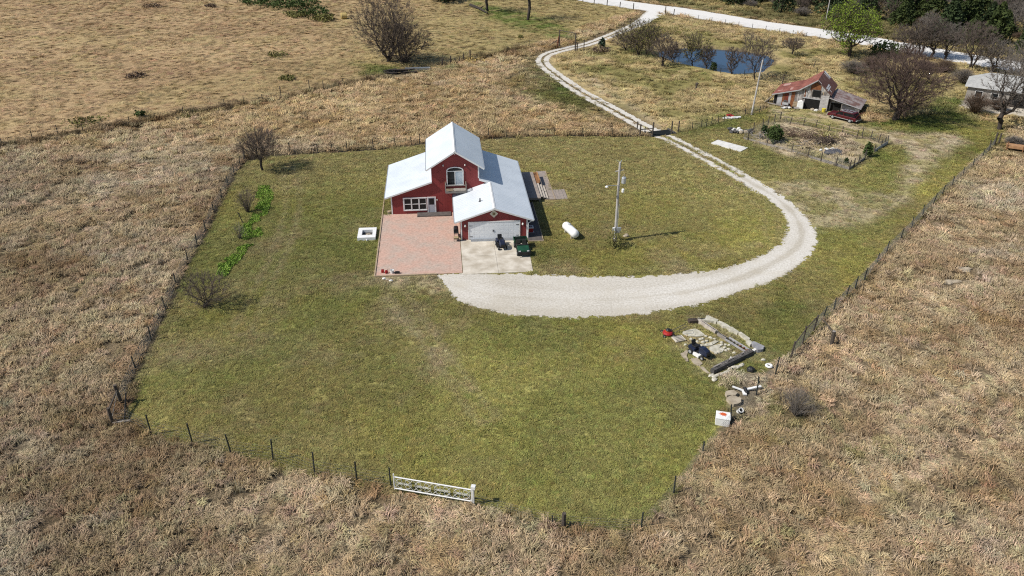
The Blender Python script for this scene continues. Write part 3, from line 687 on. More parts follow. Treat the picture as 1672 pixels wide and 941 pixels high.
# quilt-square emblem above the garage door: a pale diamond with a dark eight-pointed star
ex_, ez_, es = 11.60, 3.12, .46
m = MB(); m.prism([(ex_, ez_ - es), (ex_ + es, ez_), (ex_, ez_ + es), (ex_ - es, ez_)], GY - .04, GY - .005, pm('emblem_cream', (.72, .66, .52), (.66, .6, .47), 3, .7), 'y')
EMB = pm('emblem_dark', (.10, .09, .05), (.07, .06, .035), 4, .7); EMB2 = pm('emblem_ochre', (.42, .32, .14), (.36, .27, .11), 4, .7)
for k in range(8):
    a = k * math.pi / 4; p = lambda rr, t: (ex_ + rr * math.cos(t), ez_ + rr * math.sin(t))
    m.prism([p(.0, a), p(.13, a + math.pi / 8), p(.25, a), p(.13, a - math.pi / 8)][::-1], GY - .055, GY - .041, EMB if k % 2 else EMB2, 'y')
m.build('quilt_emblem', house)
m = MB(); m.tube([(10.25, -4.7, GH - gs * 1.4 - .05), (10.25, -4.7, GH - gs * 1.4 + .38)], .07, BLACK, 8); m.lathe((10.25, -4.7, GH - gs * 1.4 - .01), [(.17, 0), (.17, .03), (.08, .12)], BLACK, 10); m.build('vent_pipe', r3)
# back and side openings (seen from other sides)
for x in (2.5, 12.2):
    m = MB(); m.bx(x, x + 1.2, D, D + .05, .9, 2.0, WHITE); w_ = m.build('window', house); m = MB(); m.bx(x + .07, x + 1.13, D + .051, D + .06, .97, 1.93, GLASS); m.build('pane', w_)
for y in (1.5, 6.0):
    m = MB(); m.bx(-.05, 0, y, y + 1.3, .9, 2.0, WHITE); w_ = m.build('window', house); m = MB(); m.bx(-.06, -.051, y + .07, y + 1.23, .97, 1.93, GLASS); m.build('pane', w_)
m = MB(); m.bx(GX1, GX1 + .05, 4.2, 6.0, .62, 2.3, WHITE); w_ = m.build('sliding_door', house); m = MB(); m.bx(GX1 + .051, GX1 + .06, 4.3, 5.9, .7, 2.2, GLASS); m.build('pane', w_)

def hthing(name, label, cat, x, y, rz=0, group=None, z=0):
    a, b_ = hw(x, y); return thing(name, label, cat, (a, b_, z), HTH + rz, group)
def hobj(o): o.location = (HX, HY, 0); o.rotation_euler = (0, 0, HTH); return o

# brick patio, concrete apron (paving)
bm_ = bpy.data.materials.new('brick_paving'); bm_.use_nodes = True
n = bm_.node_tree.nodes; l = bm_.node_tree.links; b = n['Principled BSDF']; b.inputs['Roughness'].default_value = .9; b.inputs['Specular IOR Level'].default_value = .15
tc = n.new('ShaderNodeTexCoord'); bt = n.new('ShaderNodeTexBrick'); bt.inputs['Scale'].default_value = 1.0
bt.inputs['Brick Width'].default_value = .22; bt.inputs['Row Height'].default_value = .11; bt.inputs['Mortar Size'].default_value = .008
bt.inputs['Color1'].default_value = (.56, .36, .285, 1); bt.inputs['Color2'].default_value = (.44, .295, .235, 1); bt.inputs['Mortar'].default_value = (.40, .31, .25, 1)
l.new(tc.outputs['Object'], bt.inputs['Vector'])
nz = n.new('ShaderNodeTexNoise'); nz.inputs['Scale'].default_value = .55; nz.inputs['Detail'].default_value = 6; l.new(tc.outputs['Object'], nz.inputs['Vector'])
rp = n.new('ShaderNodeValToRGB'); rp.color_ramp.elements[0].position = .35; rp.color_ramp.elements[0].color = (.44, .40, .34, 1); rp.color_ramp.elements[1].position = .6; rp.color_ramp.elements[1].color = (.57, .375, .295, 1); l.new(nz.outputs['Fac'], rp.inputs['Fac'])
nz2 = n.new('ShaderNodeTexNoise'); nz2.inputs['Scale'].default_value = 5; nz2.inputs['Detail'].default_value = 5; l.new(tc.outputs['Object'], nz2.inputs['Vector'])
mx = n.new('ShaderNodeMix'); mx.data_type = 'RGBA'; l.new(nz2.outputs['Fac'], mx.inputs['Factor']); l.new(bt.outputs['Color'], mx.inputs[6]); l.new(rp.outputs[0], mx.inputs[7])
nz3 = n.new('ShaderNodeTexNoise'); nz3.inputs['Scale'].default_value = 4.2; nz3.inputs['Detail'].default_value = 7; nz3.inputs['Roughness'].default_value = .8; l.new(tc.outputs['Object'], nz3.inputs['Vector'])
r3 = n.new('ShaderNodeValToRGB'); r3.color_ramp.elements[0].position = .36; r3.color_ramp.elements[0].color = (.74, .73, .72, 1); r3.color_ramp.elements[1].position = .56; r3.color_ramp.elements[1].color = (1.06, 1.06, 1.06, 1); l.new(nz3.outputs['Fac'], r3.inputs['Fac'])
mx2 = n.new('ShaderNodeMix'); mx2.data_type = 'RGBA'; mx2.blend_type = 'MULTIPLY'; mx2.inputs['Factor'].default_value = 1; l.new(mx.outputs[2], mx2.inputs[6]); l.new(r3.outputs[0], mx2.inputs[7]); l.new(mx2.outputs[2], b.inputs['Base Color'])
m = MB(); m.prism([(-1.05, -15.25), (7.80, -15.25), (7.80, -7.0), (7.92, -6.9), (7.92, -.003), (-1.05, -.003)], .0, .05, bm_); pat = hobj(m.build('brick_patio')); pat['kind'] = 'structure'
m = MB(); m.prism([(7.86, -15.6), (15.05, -15.6), (15.28, GY - .15), (15.28, GY - .003), (7.95, GY - .003), (7.86, GY - .2)], 0, .065, CONC)
for y in (-11.6,): m.bx(7.9, 15.1, y - .015, y + .015, .0655, .0665, pm('slab_joint', (.20, .18, .15), (.16, .14, .12), 4, .9))
m.bx(11.48, 11.51, -15.58, GY - .6, .0655, .0667, MATS['slab_joint'])
apn = hobj(m.build('concrete_apron')); apn['kind'] = 'structure'
m = MB(); m.bx(-1.20, -1.06, -15.4, -.2, 0, .13, TANWOOD); m.bx(-1.20, -1.08, -.1, 10.3, 0, .10, TANWOOD); m.bx(-1.05, 5.2, -15.42, -15.27, 0, .13, TANWOOD)
tag(hobj(m.build('patio_edging')), 'tan timber edging along the left and front of the brick patio', 'edging')

# deck on the right side
dk = hthing('wooden_deck', 'weathered wooden deck platform with steps on the right side of the red house', 'deck', 0, 0)
m = MB(); m.bx(15.40, 18.12, 2.3, 11.1, .50, .60, DECKWOOD); m.build('platform', dk)
m = MB()
for x in (15.6, 18.0):
    for y in (2.45, 6.7, 10.95): m.bx(x - .06, x + .06, y - .06, y + .06, 0, .499, GREYWOOD)
m.bx(18.0, 18.10, 2.35, 11.05, .30, .498, GREYWOOD); m.bx(15.45, 18.0, 2.36, 2.42, .30, .498, GREYWOOD); m.build('frame', dk)
for k in range(3):
    m = MB(); z = .47 - .15 * k; x = 18.16 + .36 * k; m.bx(x, x + .30, 3.0, 7.4, z - .045, z, pm('pale_tread', (.50, .44, .37), (.40, .35, .29), 3, .8)); m.build('step', dk)
for y in (3.05, 5.2, 7.33): MB().bar((18.14, y, .40), (19.25, y, .03), .05, .2, DARKWOOD).build('stringer', dk)
wk = hthing('garden_boardwalk', 'low boardwalk of grey boards beside the deck with a square landing', 'boardwalk', 0, 0)
m = MB(); m.bx(18.75, 19.95, 7.5, 12.6, .02, .10, DECKWOOD); m.bx(19.3, 19.95, 3.0, 7.49, .02, .10, DECKWOOD); m.build('walkway_boards', wk)
m = MB(); m.bx(19.97, 21.6, 2.95, 6.1, .02, .085, DECKWOOD); m.build('landing', wk)
m = MB(); m.bx(19.96, 20.05, 2.9, 12.65, .0, .125, TANWOOD); m.bx(18.75, 20.05, 2.82, 2.90, 0, .12, TANWOOD)
for k in range(3): m.bx(20.3 + k * .42, 20.36 + k * .42, 3.0, 6.05, .0855, .11, GREYWOOD)
m.build('border', wk)
sb = hthing('side_walkway', 'dark board walkway in the shade along the right garage wall', 'walkway', 0, 0)
m = MB(); m.bx(15.36, 17.0, -8.55, 2.25, .03, .10, DARKWOOD); m.build('walkway_boards', sb)
m = MB(); m.bx(17.0, 17.08, -8.6, 2.25, .0, .13, TANWOOD); m.bx(15.36, 17.0, -8.64, -8.56, 0, .13, TANWOOD); m.build('border', sb)
bn = hthing('wooden_bench', 'orange brown wooden bench standing at the head of the deck steps', 'bench', 18.35, 8.9)
m = MB(); m.bx(-.22, .22, -1.5, 1.5, .42, .48, BROWNWOOD); m.build('seat', bn)
m = MB(); m.bx(.20, .26, -1.5, 1.5, .55, .95, pm('orange_wood', (.42, .22, .09), (.30, .15, .06), 4, .8)); m.build('backrest', bn)
for y in (-1.35, 1.35):
    m = MB(); m.bx(-.2, .2, y - .05, y + .05, 0, .42, BROWNWOOD); m.bx(.2, .26, y - .05, y + .05, 0, .55, BROWNWOOD); m.build('leg', bn)
lg = hthing('firewood_pile', 'small jumbled pile of brown firewood at the far end of the bench', 'firewood', 18.3, 11.2)
m = MB()
for k in range(12):
    a = random.uniform(-.5, .5); m.tube([(-.4 * math.cos(a) + random.uniform(-.2, .2), random.uniform(-.4, .5), .08 + .1 * (k // 5)), (.4 * math.cos(a), random.uniform(-.4, .5), .1 + .12 * (k // 4))], .07, BROWNWOOD, 6)
m.build('logs', lg)
# small things round the house
gr = hthing('barbecue_grill', 'black lidded barbecue grill standing against the left garage wall', 'grill', 7.42, -6.6, -math.pi / 2)
m = MB(); m.bx(-.45, .45, -.27, .27, .62, .85, BLACK); m.build('firebox', gr, bevel=.03)
m = MB(); m.prism([(-.27, .855), (.27, .855), (.24, 1.05), (.1, 1.15), (-.12, 1.15), (-.24, 1.05)], -.45, .45, BLACK, 'x'); m.build('lid', gr)
for x in (-.4, .4):
    for y in (-.22, .22): m = MB(); m.bx(x - .02, x + .02, y - .02, y + .02, 0, .62, BLACK); m.build('leg', gr)
MB().bx(-.95, -.46, -.24, .24, .80, .84, BEIGE).build('side_shelf', gr); MB().bx(.46, .9, -.24, .24, .80, .84, BLACK).build('side_shelf', gr)
pt = hthing('patio_chair', 'dark patio chair with a beige cushion below the grill by the garage', 'chair', 7.40, -7.75, -math.pi / 2)
m = MB(); m.bx(-.28, .28, -.28, .28, .38, .43, BLACK); m.build('seat', pt)
m = MB(); m.bx(-.26, .26, -.26, .25, .432, .52, BEIGE); m.build('cushion', pt, bevel=.03)
m = MB(); m.bx(-.28, .28, .24, .29, .43, .95, BLACK); m.build('backrest', pt)
for x in (-.25, .25):
    for y in (-.25, .25): m = MB(); m.bx(x - .02, x + .02, y - .02, y + .02, 0, .38, BLACK); m.build('leg', pt)
ac = hthing('portable_cooler', 'small red box with a pale lid on the dark boardwalk by the garage', 'box', 15.85, -6.2, .1, z=.10)
m = MB(); m.bx(-.28, .28, -.25, .25, .03, .52, REDP); m.build('body', ac, bevel=.03)
m = MB(); m.bx(-.33, .33, -.30, .30, .525, .66, pm('pale_grey_plastic', (.55, .56, .58), (.48, .49, .5), 3, .5)); m.bx(-.15, -.03, -.12, .12, .661, .68, BLACK); m.bx(.03, .15, -.12, .12, .661, .68, BLACK); m.build('lid', ac)
m = MB(); m.bx(-.36, .4, -.34, .34, 0, .028, GREYTIN); m.build('base', ac)
for k, (x, y) in enumerate(((-.35, -14.55), (.05, -14.75))):
    o = hthing('fuel_can', ('red fuel can nearest the left edging of the brick patio', 'dark red fuel can beside the white bucket on the patio')[k], 'fuel can', x, y, .4 * k, z=.05)
    m = MB(); m.bx(-.14, .14, -.10, .10, 0, .30, REDP); m.build('body', o, bevel=.03)
    m = MB(); m.bar((-.1, 0, .36), (.1, 0, .36), .04, .03, REDP); m.bar((-.1, 0, .29), (-.1, 0, .36), .03, .03, REDP); m.bar((.1, 0, .29), (.1, 0, .36), .03, .03, REDP); m.build('handle', o)
    m = MB(); m.tube([(.08, 0, .3), (.17, 0, .42)], .02, BLACK, 6); m.build('spout', o)
o = hthing('white_bucket', 'white bucket with a dark mouth at the front left patio corner', 'bucket', .62, -14.75, z=.05)
m = MB(); m.lathe((0, 0, 0), [(.16, 0), (.21, .36), (.19, .36), (.15, .04)], WHITE, 14); m.build('pail', o)
m = MB(); m.tube([(.2 * math.cos(t), .0 + .02, .36 + .14 * math.sin(t)) for t in np.linspace(0, math.pi, 9)], .012, GALV, 5); m.build('handle', o)
o = hthing('toolbox', 'low black toolbox beside the white bucket on the brick patio', 'toolbox', 1.15, -14.85, z=.05)
m = MB(); m.bx(-.25, .25, -.12, .12, 0, .2, BLACK); m.build('body', o, bevel=.02); m = MB(); m.bar((-.12, 0, .25), (.12, 0, .25), .03, .02, BLACK); m.bar((-.12, 0, .2), (-.12, 0, .25), .02, .02, BLACK); m.bar((.12, 0, .2), (.12, 0, .25), .02, .02, BLACK); m.build('handle', o)
o = hthing('flower_pot', 'tan pot standing by the left corner of the red house', 'pot', -.35, .35)
m = MB(); m.lathe((0, 0, 0), [(.14, 0), (.23, .3), (.25, .34), (.21, .34), (.19, .26)], TANSTONE, 14); m.build('pot', o); m = MB(); m.lathe((0, 0, .27), [(.19, 0), (.15, .06), (.03, .10)], BEIGE, 10); m.build('soil', o)
def rock(m, c, s, mat, seed):
    rr = random.Random(seed); vs_ = []; n_ = 9
    for k, (rad, z) in enumerate(((.75, -.1), (1, .25), (.85, .65), (.5, .95))):
        for j in range(n_): t = 2 * math.pi * j / n_; q = rad * rr.uniform(.78, 1.15); vs_.append((c[0] + s[0] * q * math.cos(t), c[1] + s[1] * q * math.sin(t), c[2] + s[2] * (z + rr.uniform(-.07, .07))))
    fs_ = [tuple(3 * n_ + j for j in range(n_))]
    for k in range(3):
        for j in range(n_): j2 = (j + 1) % n_; fs_.append((k * n_ + j, k * n_ + j2, (k + 1) * n_ + j2, (k + 1) * n_ + j))
    m.add(vs_, fs_, mat)
for k, (x, y) in enumerate(((-.15, -15.9), (.25, -16.15), (.55, -16.4))):
    m = MB(); a, b_ = hw(x, y); rock(m, (0, 0, 0), (.22, .17, .18), CONC2 if k != 1 else TANSTONE, k); o = m.build('rock'); o.location = (a, b_, 0)
    tag(o, ('pale rock touching the front edging of the brick patio', 'tan rock between two pale rocks in front of the patio corner', 'pale rock farthest from the patio corner in a row of three')[k], 'rock', 'loose rocks before the patio')
# concrete cistern frame
ws = hthing('concrete_cistern', 'square white concrete cistern with a hollow middle beside the brick patio', 'cistern', -2.53, -5.5)
m = MB()
for (a0, a1, b0, b1) in ((-1.0, 1.0, -1.3, -.62), (-1.0, 1.0, .72, 1.3), (-1.0, -.55, -.618, .718), (.62, 1.0, -.618, .718)): m.bx(a0, a1, b0, b1, .0, .38, WHITE)
m.build('rim', ws)
m = MB(); m.bx(-.55, .62, -.62, .72, .0, .04, DARKSTONE); m.build('floor', ws)
m = MB()
for k in range(5): rock(m, (.25 + random.uniform(-.25, .25), random.uniform(-.4, .2), .04), (.18, .16, .2), TANSTONE, 40 + k)
m.build('rubble', ws)
m = MB(); m.tube([(.05, -1.31, .12), (.05, -1.55, .10)], .06, WHITE, 8); m.build('pipe_stub', ws)
# propane tank
tk = thing('propane_tank', 'white propane tank lying on the lawn right of the red house', 'tank', (6.55, 79.2, 0), R(-68))
m = MB(); M = Matrix.Rotation(math.pi / 2, 3, 'Y'); prof = []
for k in range(7): t = math.pi / 2 * k / 6; prof.append((max(.01, .48 * math.sin(t)), -1.15 - .38 * math.cos(t)))
prof += [(r_, -z) for r_, z in prof[::-1]]
m.lathe((0, 0, .68), prof, WHITE, 22, M); m.build('shell', tk, smooth=True)
m = MB(); m.lathe((-.35, 0, 1.12), [(.17, 0), (.17, .13), (.10, .2), (.02, .22)], pm('tank_dome', (.45, .47, .48), (.38, .4, .41), 3, .5), 12); m.build('valve_dome', tk)
for x in (-.8, .8): m = MB(); m.bx(x - .08, x + .08, -.32, .32, 0, .30, CONC); m.build('support', tk)
m = MB(); m.bx(1.2, 1.42, -.06, .06, .95, 1.06, GALV); m.build('gauge', tk)
# ------------------------------------------------------------------ machines by the garage
def wheel(parent, x, y, r, wd, mat=RUBBER, rim=GALV, name='wheel', z0=0.0):
    M = Matrix.Rotation(math.pi / 2, 3, 'Y'); m = MB()
    m.lathe((x, y, r + z0), [(r * .6, -wd / 2), (r * .95, -wd / 2), (r, -wd * .3), (r, wd * .3), (r * .95, wd / 2), (r * .6, wd / 2)], mat, 16, M); o = m.build(name, parent)
    m = MB(); m.lathe((x, y, r + z0), [(r * .2, -wd / 2 - .012), (r * .58, -wd / 2 - .004), (r * .58, wd / 2 + .004), (r * .2, wd / 2 + .012)], rim, 12, M); m.build('rim', o)
    return o
def riding_mower(name, label, p, rz, paint, deck, group=None):
    t = thing(name, label, 'mower', (p.x, p.y, p.z), rz, group)         # front faces -y
    m = MB(); m.prism([(-1.0, .38), (-.15, .38), (-.12, .95), (-.5, .97), (-.95, .82), (-1.02, .6)], -.26, .26, paint, 'x'); m.build('hood', t, bevel=.04)
    m = MB(); m.bx(-.24, .24, -1.04, -1.0, .42, .68, BLACK); m.build('grille', t)
    m = MB(); m.bx(-.30, .30, -.14, .75, .36, .44, BLACK); m.prism([(.2, .44), (.85, .44), (.9, .7), (.2, .66)], -.42, .42, paint, 'x'); m.build('chassis', t)
    m = MB(); m.bx(-.25, .25, .22, .62, .68, .78, BLACK); m.bar((0, .62, .75), (0, .76, 1.18), .48, .09, BLACK); m.build('seat', t, bevel=.03)
    m = MB(); m.tube([(0, -.12, .92), (0, .06, 1.04)], .03, BLACK, 6); m.lathe((0, .07, 1.05), [(.15, -.012), (.18, 0), (.15, .012), (.12, 0)], BLACK, 14, Matrix.Rotation(-.6, 3, 'X')); m.build('steering_wheel', t)
    m = MB(); m.prism([(-.55, -.42), (.55, -.42), (.55, .2), (.3, .35), (-.3, .35), (-.55, .2)], .12, .30, deck, 'z'); m.build('cutting_deck', t)
    for x in (-.42, .42): wheel(t, x, -.72, .19, .15)
    for x in (-.42, .42): wheel(t, x, .55, .26, .22)
    return t
riding_mower('riding_mower', 'dark navy riding mower parked on the concrete before the white garage door', at(818, 403, .068), HTH + R(8), NAVY, BLACK)
def utility_vehicle():
    p = at(852, 410, .068); t = thing('utility_vehicle', 'green two-seat utility vehicle with a cargo bed parked beside the navy mower', 'utility vehicle', (p.x, p.y, p.z), HTH + R(3))
    m = MB(); m.prism([(-1.45, .42), (-.5, .40), (-.45, .92), (-.75, .95), (-1.38, .78)], -.62, .62, GREENP, 'x'); m.build('hood', t, bevel=.05)
    m = MB(); m.bx(-.70, .70, -1.56, -1.44, .30, .62, BLACK); m.bx(-.72, -.60, -1.40, -.6, .62, .70, BLACK); m.bx(.60, .72, -1.40, -.6, .62, .70, BLACK); m.build('bumper', t, bevel=.02)
    for x in (-.45, .45): m = MB(); m.bx(x - .11, x + .11, -1.462, -1.41, .64, .74, WHITE); m.build('headlight', t)
    m = MB(); m.bx(-.64, .64, -.5, .35, .34, .42, BLACK); m.bx(-.6, .6, -.46, -.40, .42, .98, BLACK); m.build('floor', t)
    for x in (-.32, .32): m = MB(); m.bx(x - .26, x + .26, -.02, .38, .55, .68, pm('seat_tan', (.035, .035, .03), (.025, .025, .02), 4, .7)); m.bar((x, .38, .66), (x, .48, 1.12), .5, .09, MATS['seat_tan']); m.build('seat', t, bevel=.03)
    m = MB(); m.lathe((-.32, -.18, 1.0), [(.14, -.012), (.17, 0), (.14, .012), (.11, 0)], BLACK, 12, Matrix.Rotation(-.7, 3, 'X')); m.tube([(-.32, -.4, .85), (-.32, -.19, .99)], .025, BLACK, 6); m.build('steering_wheel', t)
    m = MB(); y0, y1 = .58, 1.62
    m.bx(-.70, .70, y0, y1, .66, .72, BLACK)
    m.bx(-.74, -.68, y0, y1, .72, 1.02, GREENP); m.bx(.68, .74, y0, y1, .72, 1.02, GREENP); m.bx(-.68, .68, y0, y0 + .05, .72, 1.04, GREENP); m.bx(-.68, .68, y1 - .05, y1, .72, 1.0, GREENP)
    m.build('cargo_bed', t)
    m = MB()
    for x in (-.62, .62): m.tube([(x, .5, .7), (x, .5, 1.35), (x * .96, .47, 1.42)], .03, BLACK, 6)
    m.tube([(-.6, .47, 1.42), (.6, .47, 1.42)], .03, BLACK, 6); m.tube([(-.62, .5, 1.05), (.62, .5, 1.05)], .025, BLACK, 6); m.build('roll_bar', t)
    for x in (-.58, .58): wheel(t, x, -1.0, .29, .24)
    for x in (-.58, .58): wheel(t, x, 1.02, .31, .28)
    return t
utility_vehicle()

# ------------------------------------------------------------------ poles
def pole_thing(name, label, base, top_y, r, mat=POLE, lean=(0, 0)):
    p = at(*base); h = hgt(p, top_y); t = thing(name, label, 'pole', (p.x, p.y, 0))
    m = MB(); m.tube([(0, 0, 0), (lean[0] * h * .5, lean[1] * h * .5, h * .5), (lean[0] * h, lean[1] * h, h)], [r, r * .85, r * .7], mat, 9); m.build('shaft', t)
    return t, h
up, uh = pole_thing('utility_pole', 'tall utility pole with a transformer standing in the lawn right of the red house', (1004, 394), 265, .16, lean=(-.012, 0))
m = MB(); m.lathe((.42, -.1, uh - 2.35), [(.20, 0), (.25, .05), (.25, .62), (.20, .72), (.05, .76)], GALV, 12); o = m.build('transformer', up); m = MB(); m.tube([(.42, -.1, uh - 1.62), (.42, -.1, uh - 1.3)], .05, TANSTONE, 6); m.build('bushing', o)
m = MB(); m.lathe((.40, -.25, uh - 3.35), [(.10, 0), (.15, .08), (.15, .40), (.06, .46)], WHITE, 10); m.build('meter_can', up)
m = MB(); m.bar((-.55, 0, uh - 1.05), (.35, 0, uh - .85), .07, .09, POLE); m.build('crossarm', up); m = MB(); m.bar((-.5, 0, uh + .25), (-.05, 0, uh - .1), .03, .03, GALV); m.build('stay', up); m = MB(); m.tube([(-.05, .0, uh - .05), (.03, 0, uh + .2)], .05, GALV, 6); m.build('insulator', up)
m = MB(); m.bar((-.1, -.1, uh - 2.6), (-1.3, -.5, uh - 2.45), .05, .05, GALV); m.lathe((-1.4, -.52, uh - 2.62), [(.17, 0), (.15, .1), (.05, .16)], WHITE, 10); m.build('yard_light', up)
m = MB(); m.bx(.12, .55, -.3, -.1, 1.2, 1.75, GALV); m.bx(-.38, -.12, -.25, -.1, 1.35, 1.75, WHITE); m.tube([(.15, -.12, .1), (.15, -.12, 4.5)], .03, GALV, 6); m.build('meter_box', up)
p2, h2 = pole_thing('utility_pole', 'bare grey leaning pole standing in the meadow left of the weathered barn', (1227, 188), 98, .15, lean=(.045, .0))
m = MB(); m.tube([(.045 * h2 + .02, 0, h2 - .05), (.045 * h2 + .02, 0, h2 + .28)], .05, GALV, 6); m.build('insulator', p2)
p3, h3 = pole_thing('utility_pole', 'thin pale pole at the far verge of the gravel road before the cedars', (1348, 36), -14, .14)
m = MB(); m.bar((-.9, 0, h3 - .8), (.9, 0, h3 - .8), .1, .12, POLE); m.build('crossarm', p3)
pp = at(1022, 387); o = thing('stone_pot', 'pale round stone beside the shrub at the foot of the tall pole', 'stone', (pp.x, pp.y, 0)); m = MB(); rock(m, (0, 0, 0), (.34, .27, .36), TANSTONE, 3); m.build('boulder', o)
o = at(1192, 239); m = MB(); a_, b_, c_, d2 = at(1161, 235), at(1172, 230), at(1221, 243), at(1209, 249)
m.prism([(q.x, q.y) for q in (a_, d2, c_, b_)], 0, .16, CONC2); tag(m.build('concrete_slab'), 'long pale concrete slab lying in the grass right of the gravel drive', 'slab')
def scrap_pile(name, label, px, parts, cat='scrap'):
    p = at(*px); t = thing(name, label, cat, (p.x, p.y, 0))
    for nm, fn in parts: mb = MB(); fn(mb); mb.build(nm, t)
    return t
def f1(m):
    for k in range(6): m.bar((-1.3 + .3 * k, .1 * math.sin(k), .12 + .08 * (k % 3)), (-.6 + .45 * k, -.3 + .15 * (k % 2), .1 + .05 * k % .3), .45, .12, WHITE)
def f2(m): m.box((-.1, .5, .4), (.8, .5, .35), REDP, .4); m.box((.35, .3, .35), (.5, .3, .25), REDP, -.3)
scrap_pile('scrap_pile', 'white and red scrap heaped in the green grass left of the barn pole', (1192, 194), (('white_sheets', f1), ('red_box', f2)))

# ------------------------------------------------------------------ ruined foundation in the lawn
def quadrock(m, pts, h, mat, seed=0):
    rr = random.Random(seed); P = [at(*q) for q in pts]; out_ = []
    for i in range(len(P)):
        a, b2 = P[i], P[(i + 1) % len(P)]; k = max(2, int((b2 - a).length / .45))
        for j in range(k): q = a.lerp(b2, j / k); out_.append((q.x + rr.uniform(-.07, .07), q.y + rr.uniform(-.07, .07)))
    m.prism(out_[::-1] if sum(out_[i][0] * out_[(i + 1) % len(out_)][1] - out_[(i + 1) % len(out_)][0] * out_[i][1] for i in range(len(out_))) < 0 else out_, 0, h, mat)
def Rn(x, y): return (1090 + x / 7.841, 510 + y / 7.841)
blocks = [([(375, 100), (470, 110), (490, 75), (520, 70), (640, 130), (620, 160), (540, 135), (450, 140)], 'pale stone block at the far left end of the ruined wall'),
          ([(625, 150), (660, 140), (800, 205), (790, 222), (710, 212)], 'long pale stone block second from the far end of the ruined wall'),
          ([(755, 228), (815, 218), (905, 275), (890, 295), (800, 262)], 'pale stone block in the middle of the ruined wall'),
          ([(905, 290), (930, 278), (1045, 355), (1035, 380), (960, 345)], 'pale narrow stone block fourth along the ruined wall'),
          ([(1000, 395), (1040, 380), (1075, 420), (1055, 445), (1015, 425)], 'small broken stone next to the grey corner stone of the ruin')]
for k, (q, lb) in enumerate(blocks):
    m = MB(); quadrock(m, [Rn(*a) for a in q], .27, STONE, k); tag(m.build('stone_block'), lb, 'stone block', 'stone blocks of the ruined wall')
m = MB(); quadrock(m, [Rn(*a) for a in [(1065, 430), (1110, 415), (1235, 480), (1215, 515), (1150, 520)]], .36, pm('grey_stone', (.30, .30, .31), (.20, .20, .21), 2.5, .9, bump=.4), 9); tag(m.build('stone_block'), 'dark grey corner stone at the right end of the ruined wall', 'stone block', 'stone blocks of the ruined wall')
def beam(label, a, b2, w_, h_, mat, z=0.0, name='timber_beam', cat='beam'):
    p, q = at(*Rn(*a)), at(*Rn(*b2)); m = MB(); m.bar((p.x, p.y, z + h_ / 2), (q.x, q.y, z + h_ / 2), w_, h_, mat)
    # weathered end chips and a split line along the top
    d = (q - p).normalized(); s = Vector((-d.y, d.x, 0))
    for t in (.2, .55, .8): c0 = p.lerp(q, t); m.bar(c0 + s * w_ * .1 + Vector((0, 0, z + h_)), c0 + d * .9 + s * w_ * .05 + Vector((0, 0, z + h_)), .06, .04, DARKSTONE if mat is not DARKSTONE else GREYWOOD)
    return tag(m.build(name), label, cat)
beam('pale squared timber lying along the inside of the far ruined wall', (380, 120), (620, 280), .34, .34, pm('pale_timber', (.50, .45, .38), (.36, .31, .26), 3, .9))
beam('thin grey timber in the middle of the ruin between pale beam and rusty frame', (640, 295), (750, 360), .26, .28, GREYWOOD)
p_, q_ = at(*Rn(760, 360)), at(*Rn(1040, 530)); d = (q_ - p_).normalized(); s = Vector((-d.y, d.x, 0)); L = (q_ - p_).length
fr = thing('ladder_frame', 'grey metal ladder-like frame lying across the right half of the ruin', 'frame', p_, math.atan2(d.y, d.x))
for y in (-.26, .26): m = MB(); m.bx(0, L, y - .06, y + .06, .12, .26, GREYTIN); m.build('rail', fr)
for k in range(6): m = MB(); x = .3 + k * (L - .6) / 5; m.bx(x - .05, x + .05, -.20, .20, .14, .22, GREYWOOD if k < 3 else RUST); m.build('rung', fr)
beam('long dark timber beam along the near edge of the ruin', (565, 790), (1075, 540), .38, .46, DARKSTONE)
beam('weathered board leaning on top of the long dark beam', (580, 765), (1060, 530), .14, .07, GREYWOOD, z=.466, name='weathered_board', cat='board')
beam('short dark timber stub on bare soil at the far left ruin corner', (265, 140), (375, 130), .5, .35, pm('brown_black_wood', (.075, .055, .045), (.05, .04, .03), 3, .9))
slabs = [([(190, 260), (330, 225), (370, 225), (475, 290), (455, 312), (370, 320), (270, 315), (200, 285)], STONE, 'large pale stone slab right of the red push mower'),
         ([(415, 425), (540, 405), (600, 365), (655, 375), (560, 430), (430, 455)], STONE, 'long pale slab behind the dark mower in the ruin'),
         ([(520, 470), (600, 430), (700, 410), (705, 435), (650, 460), (730, 470), (690, 525), (590, 530)], STONE, 'broken pale slab with mossy cracks in the ruin centre'),
         ([(155, 545), (235, 490), (270, 500), (250, 570), (265, 640), (220, 620)], TANSTONE, 'tan slab left of the dark mower at the ruin edge'),
         ([(290, 610), (390, 600), (455, 665), (420, 690), (340, 680)], TANSTONE, 'tan slab in front of the dark mower'),
         ([(400, 690), (455, 715), (560, 800), (520, 790), (430, 740)], TANSTONE, 'narrow tan slab reaching the near end of the dark beam'),
         ([(680, 665), (735, 655), (755, 690), (705, 700)], CONC2, 'small white slab behind the left part of the dark beam'),
         ([(795, 595), (850, 605), (835, 640), (795, 620)], CONC2, 'small white slab behind the middle of the dark beam'),
         ([(930, 560), (975, 535), (1000, 550), (945, 580)], CONC2, 'small white slab behind the right part of the dark beam'),
         ([(1075, 500), (1110, 480), (1140, 505), (1095, 525)], CONC2, 'small pale slab on the grey corner end of the ruin')]
for k, (q, mt, lb) in enumerate(slabs):
    m = MB(); quadrock(m, [Rn(*a) for a in q], .10 if k < 6 else .22, mt, 20 + k); tag(m.build('stone_slab'), lb, 'stone slab', 'flat stone slabs in the ruin')
rr = random.Random(5)
spots = [(600, 835), (640, 815), (690, 800), (735, 785), (770, 770), (800, 735), (850, 715), (900, 710), (945, 685), (600, 870), (560, 820)]
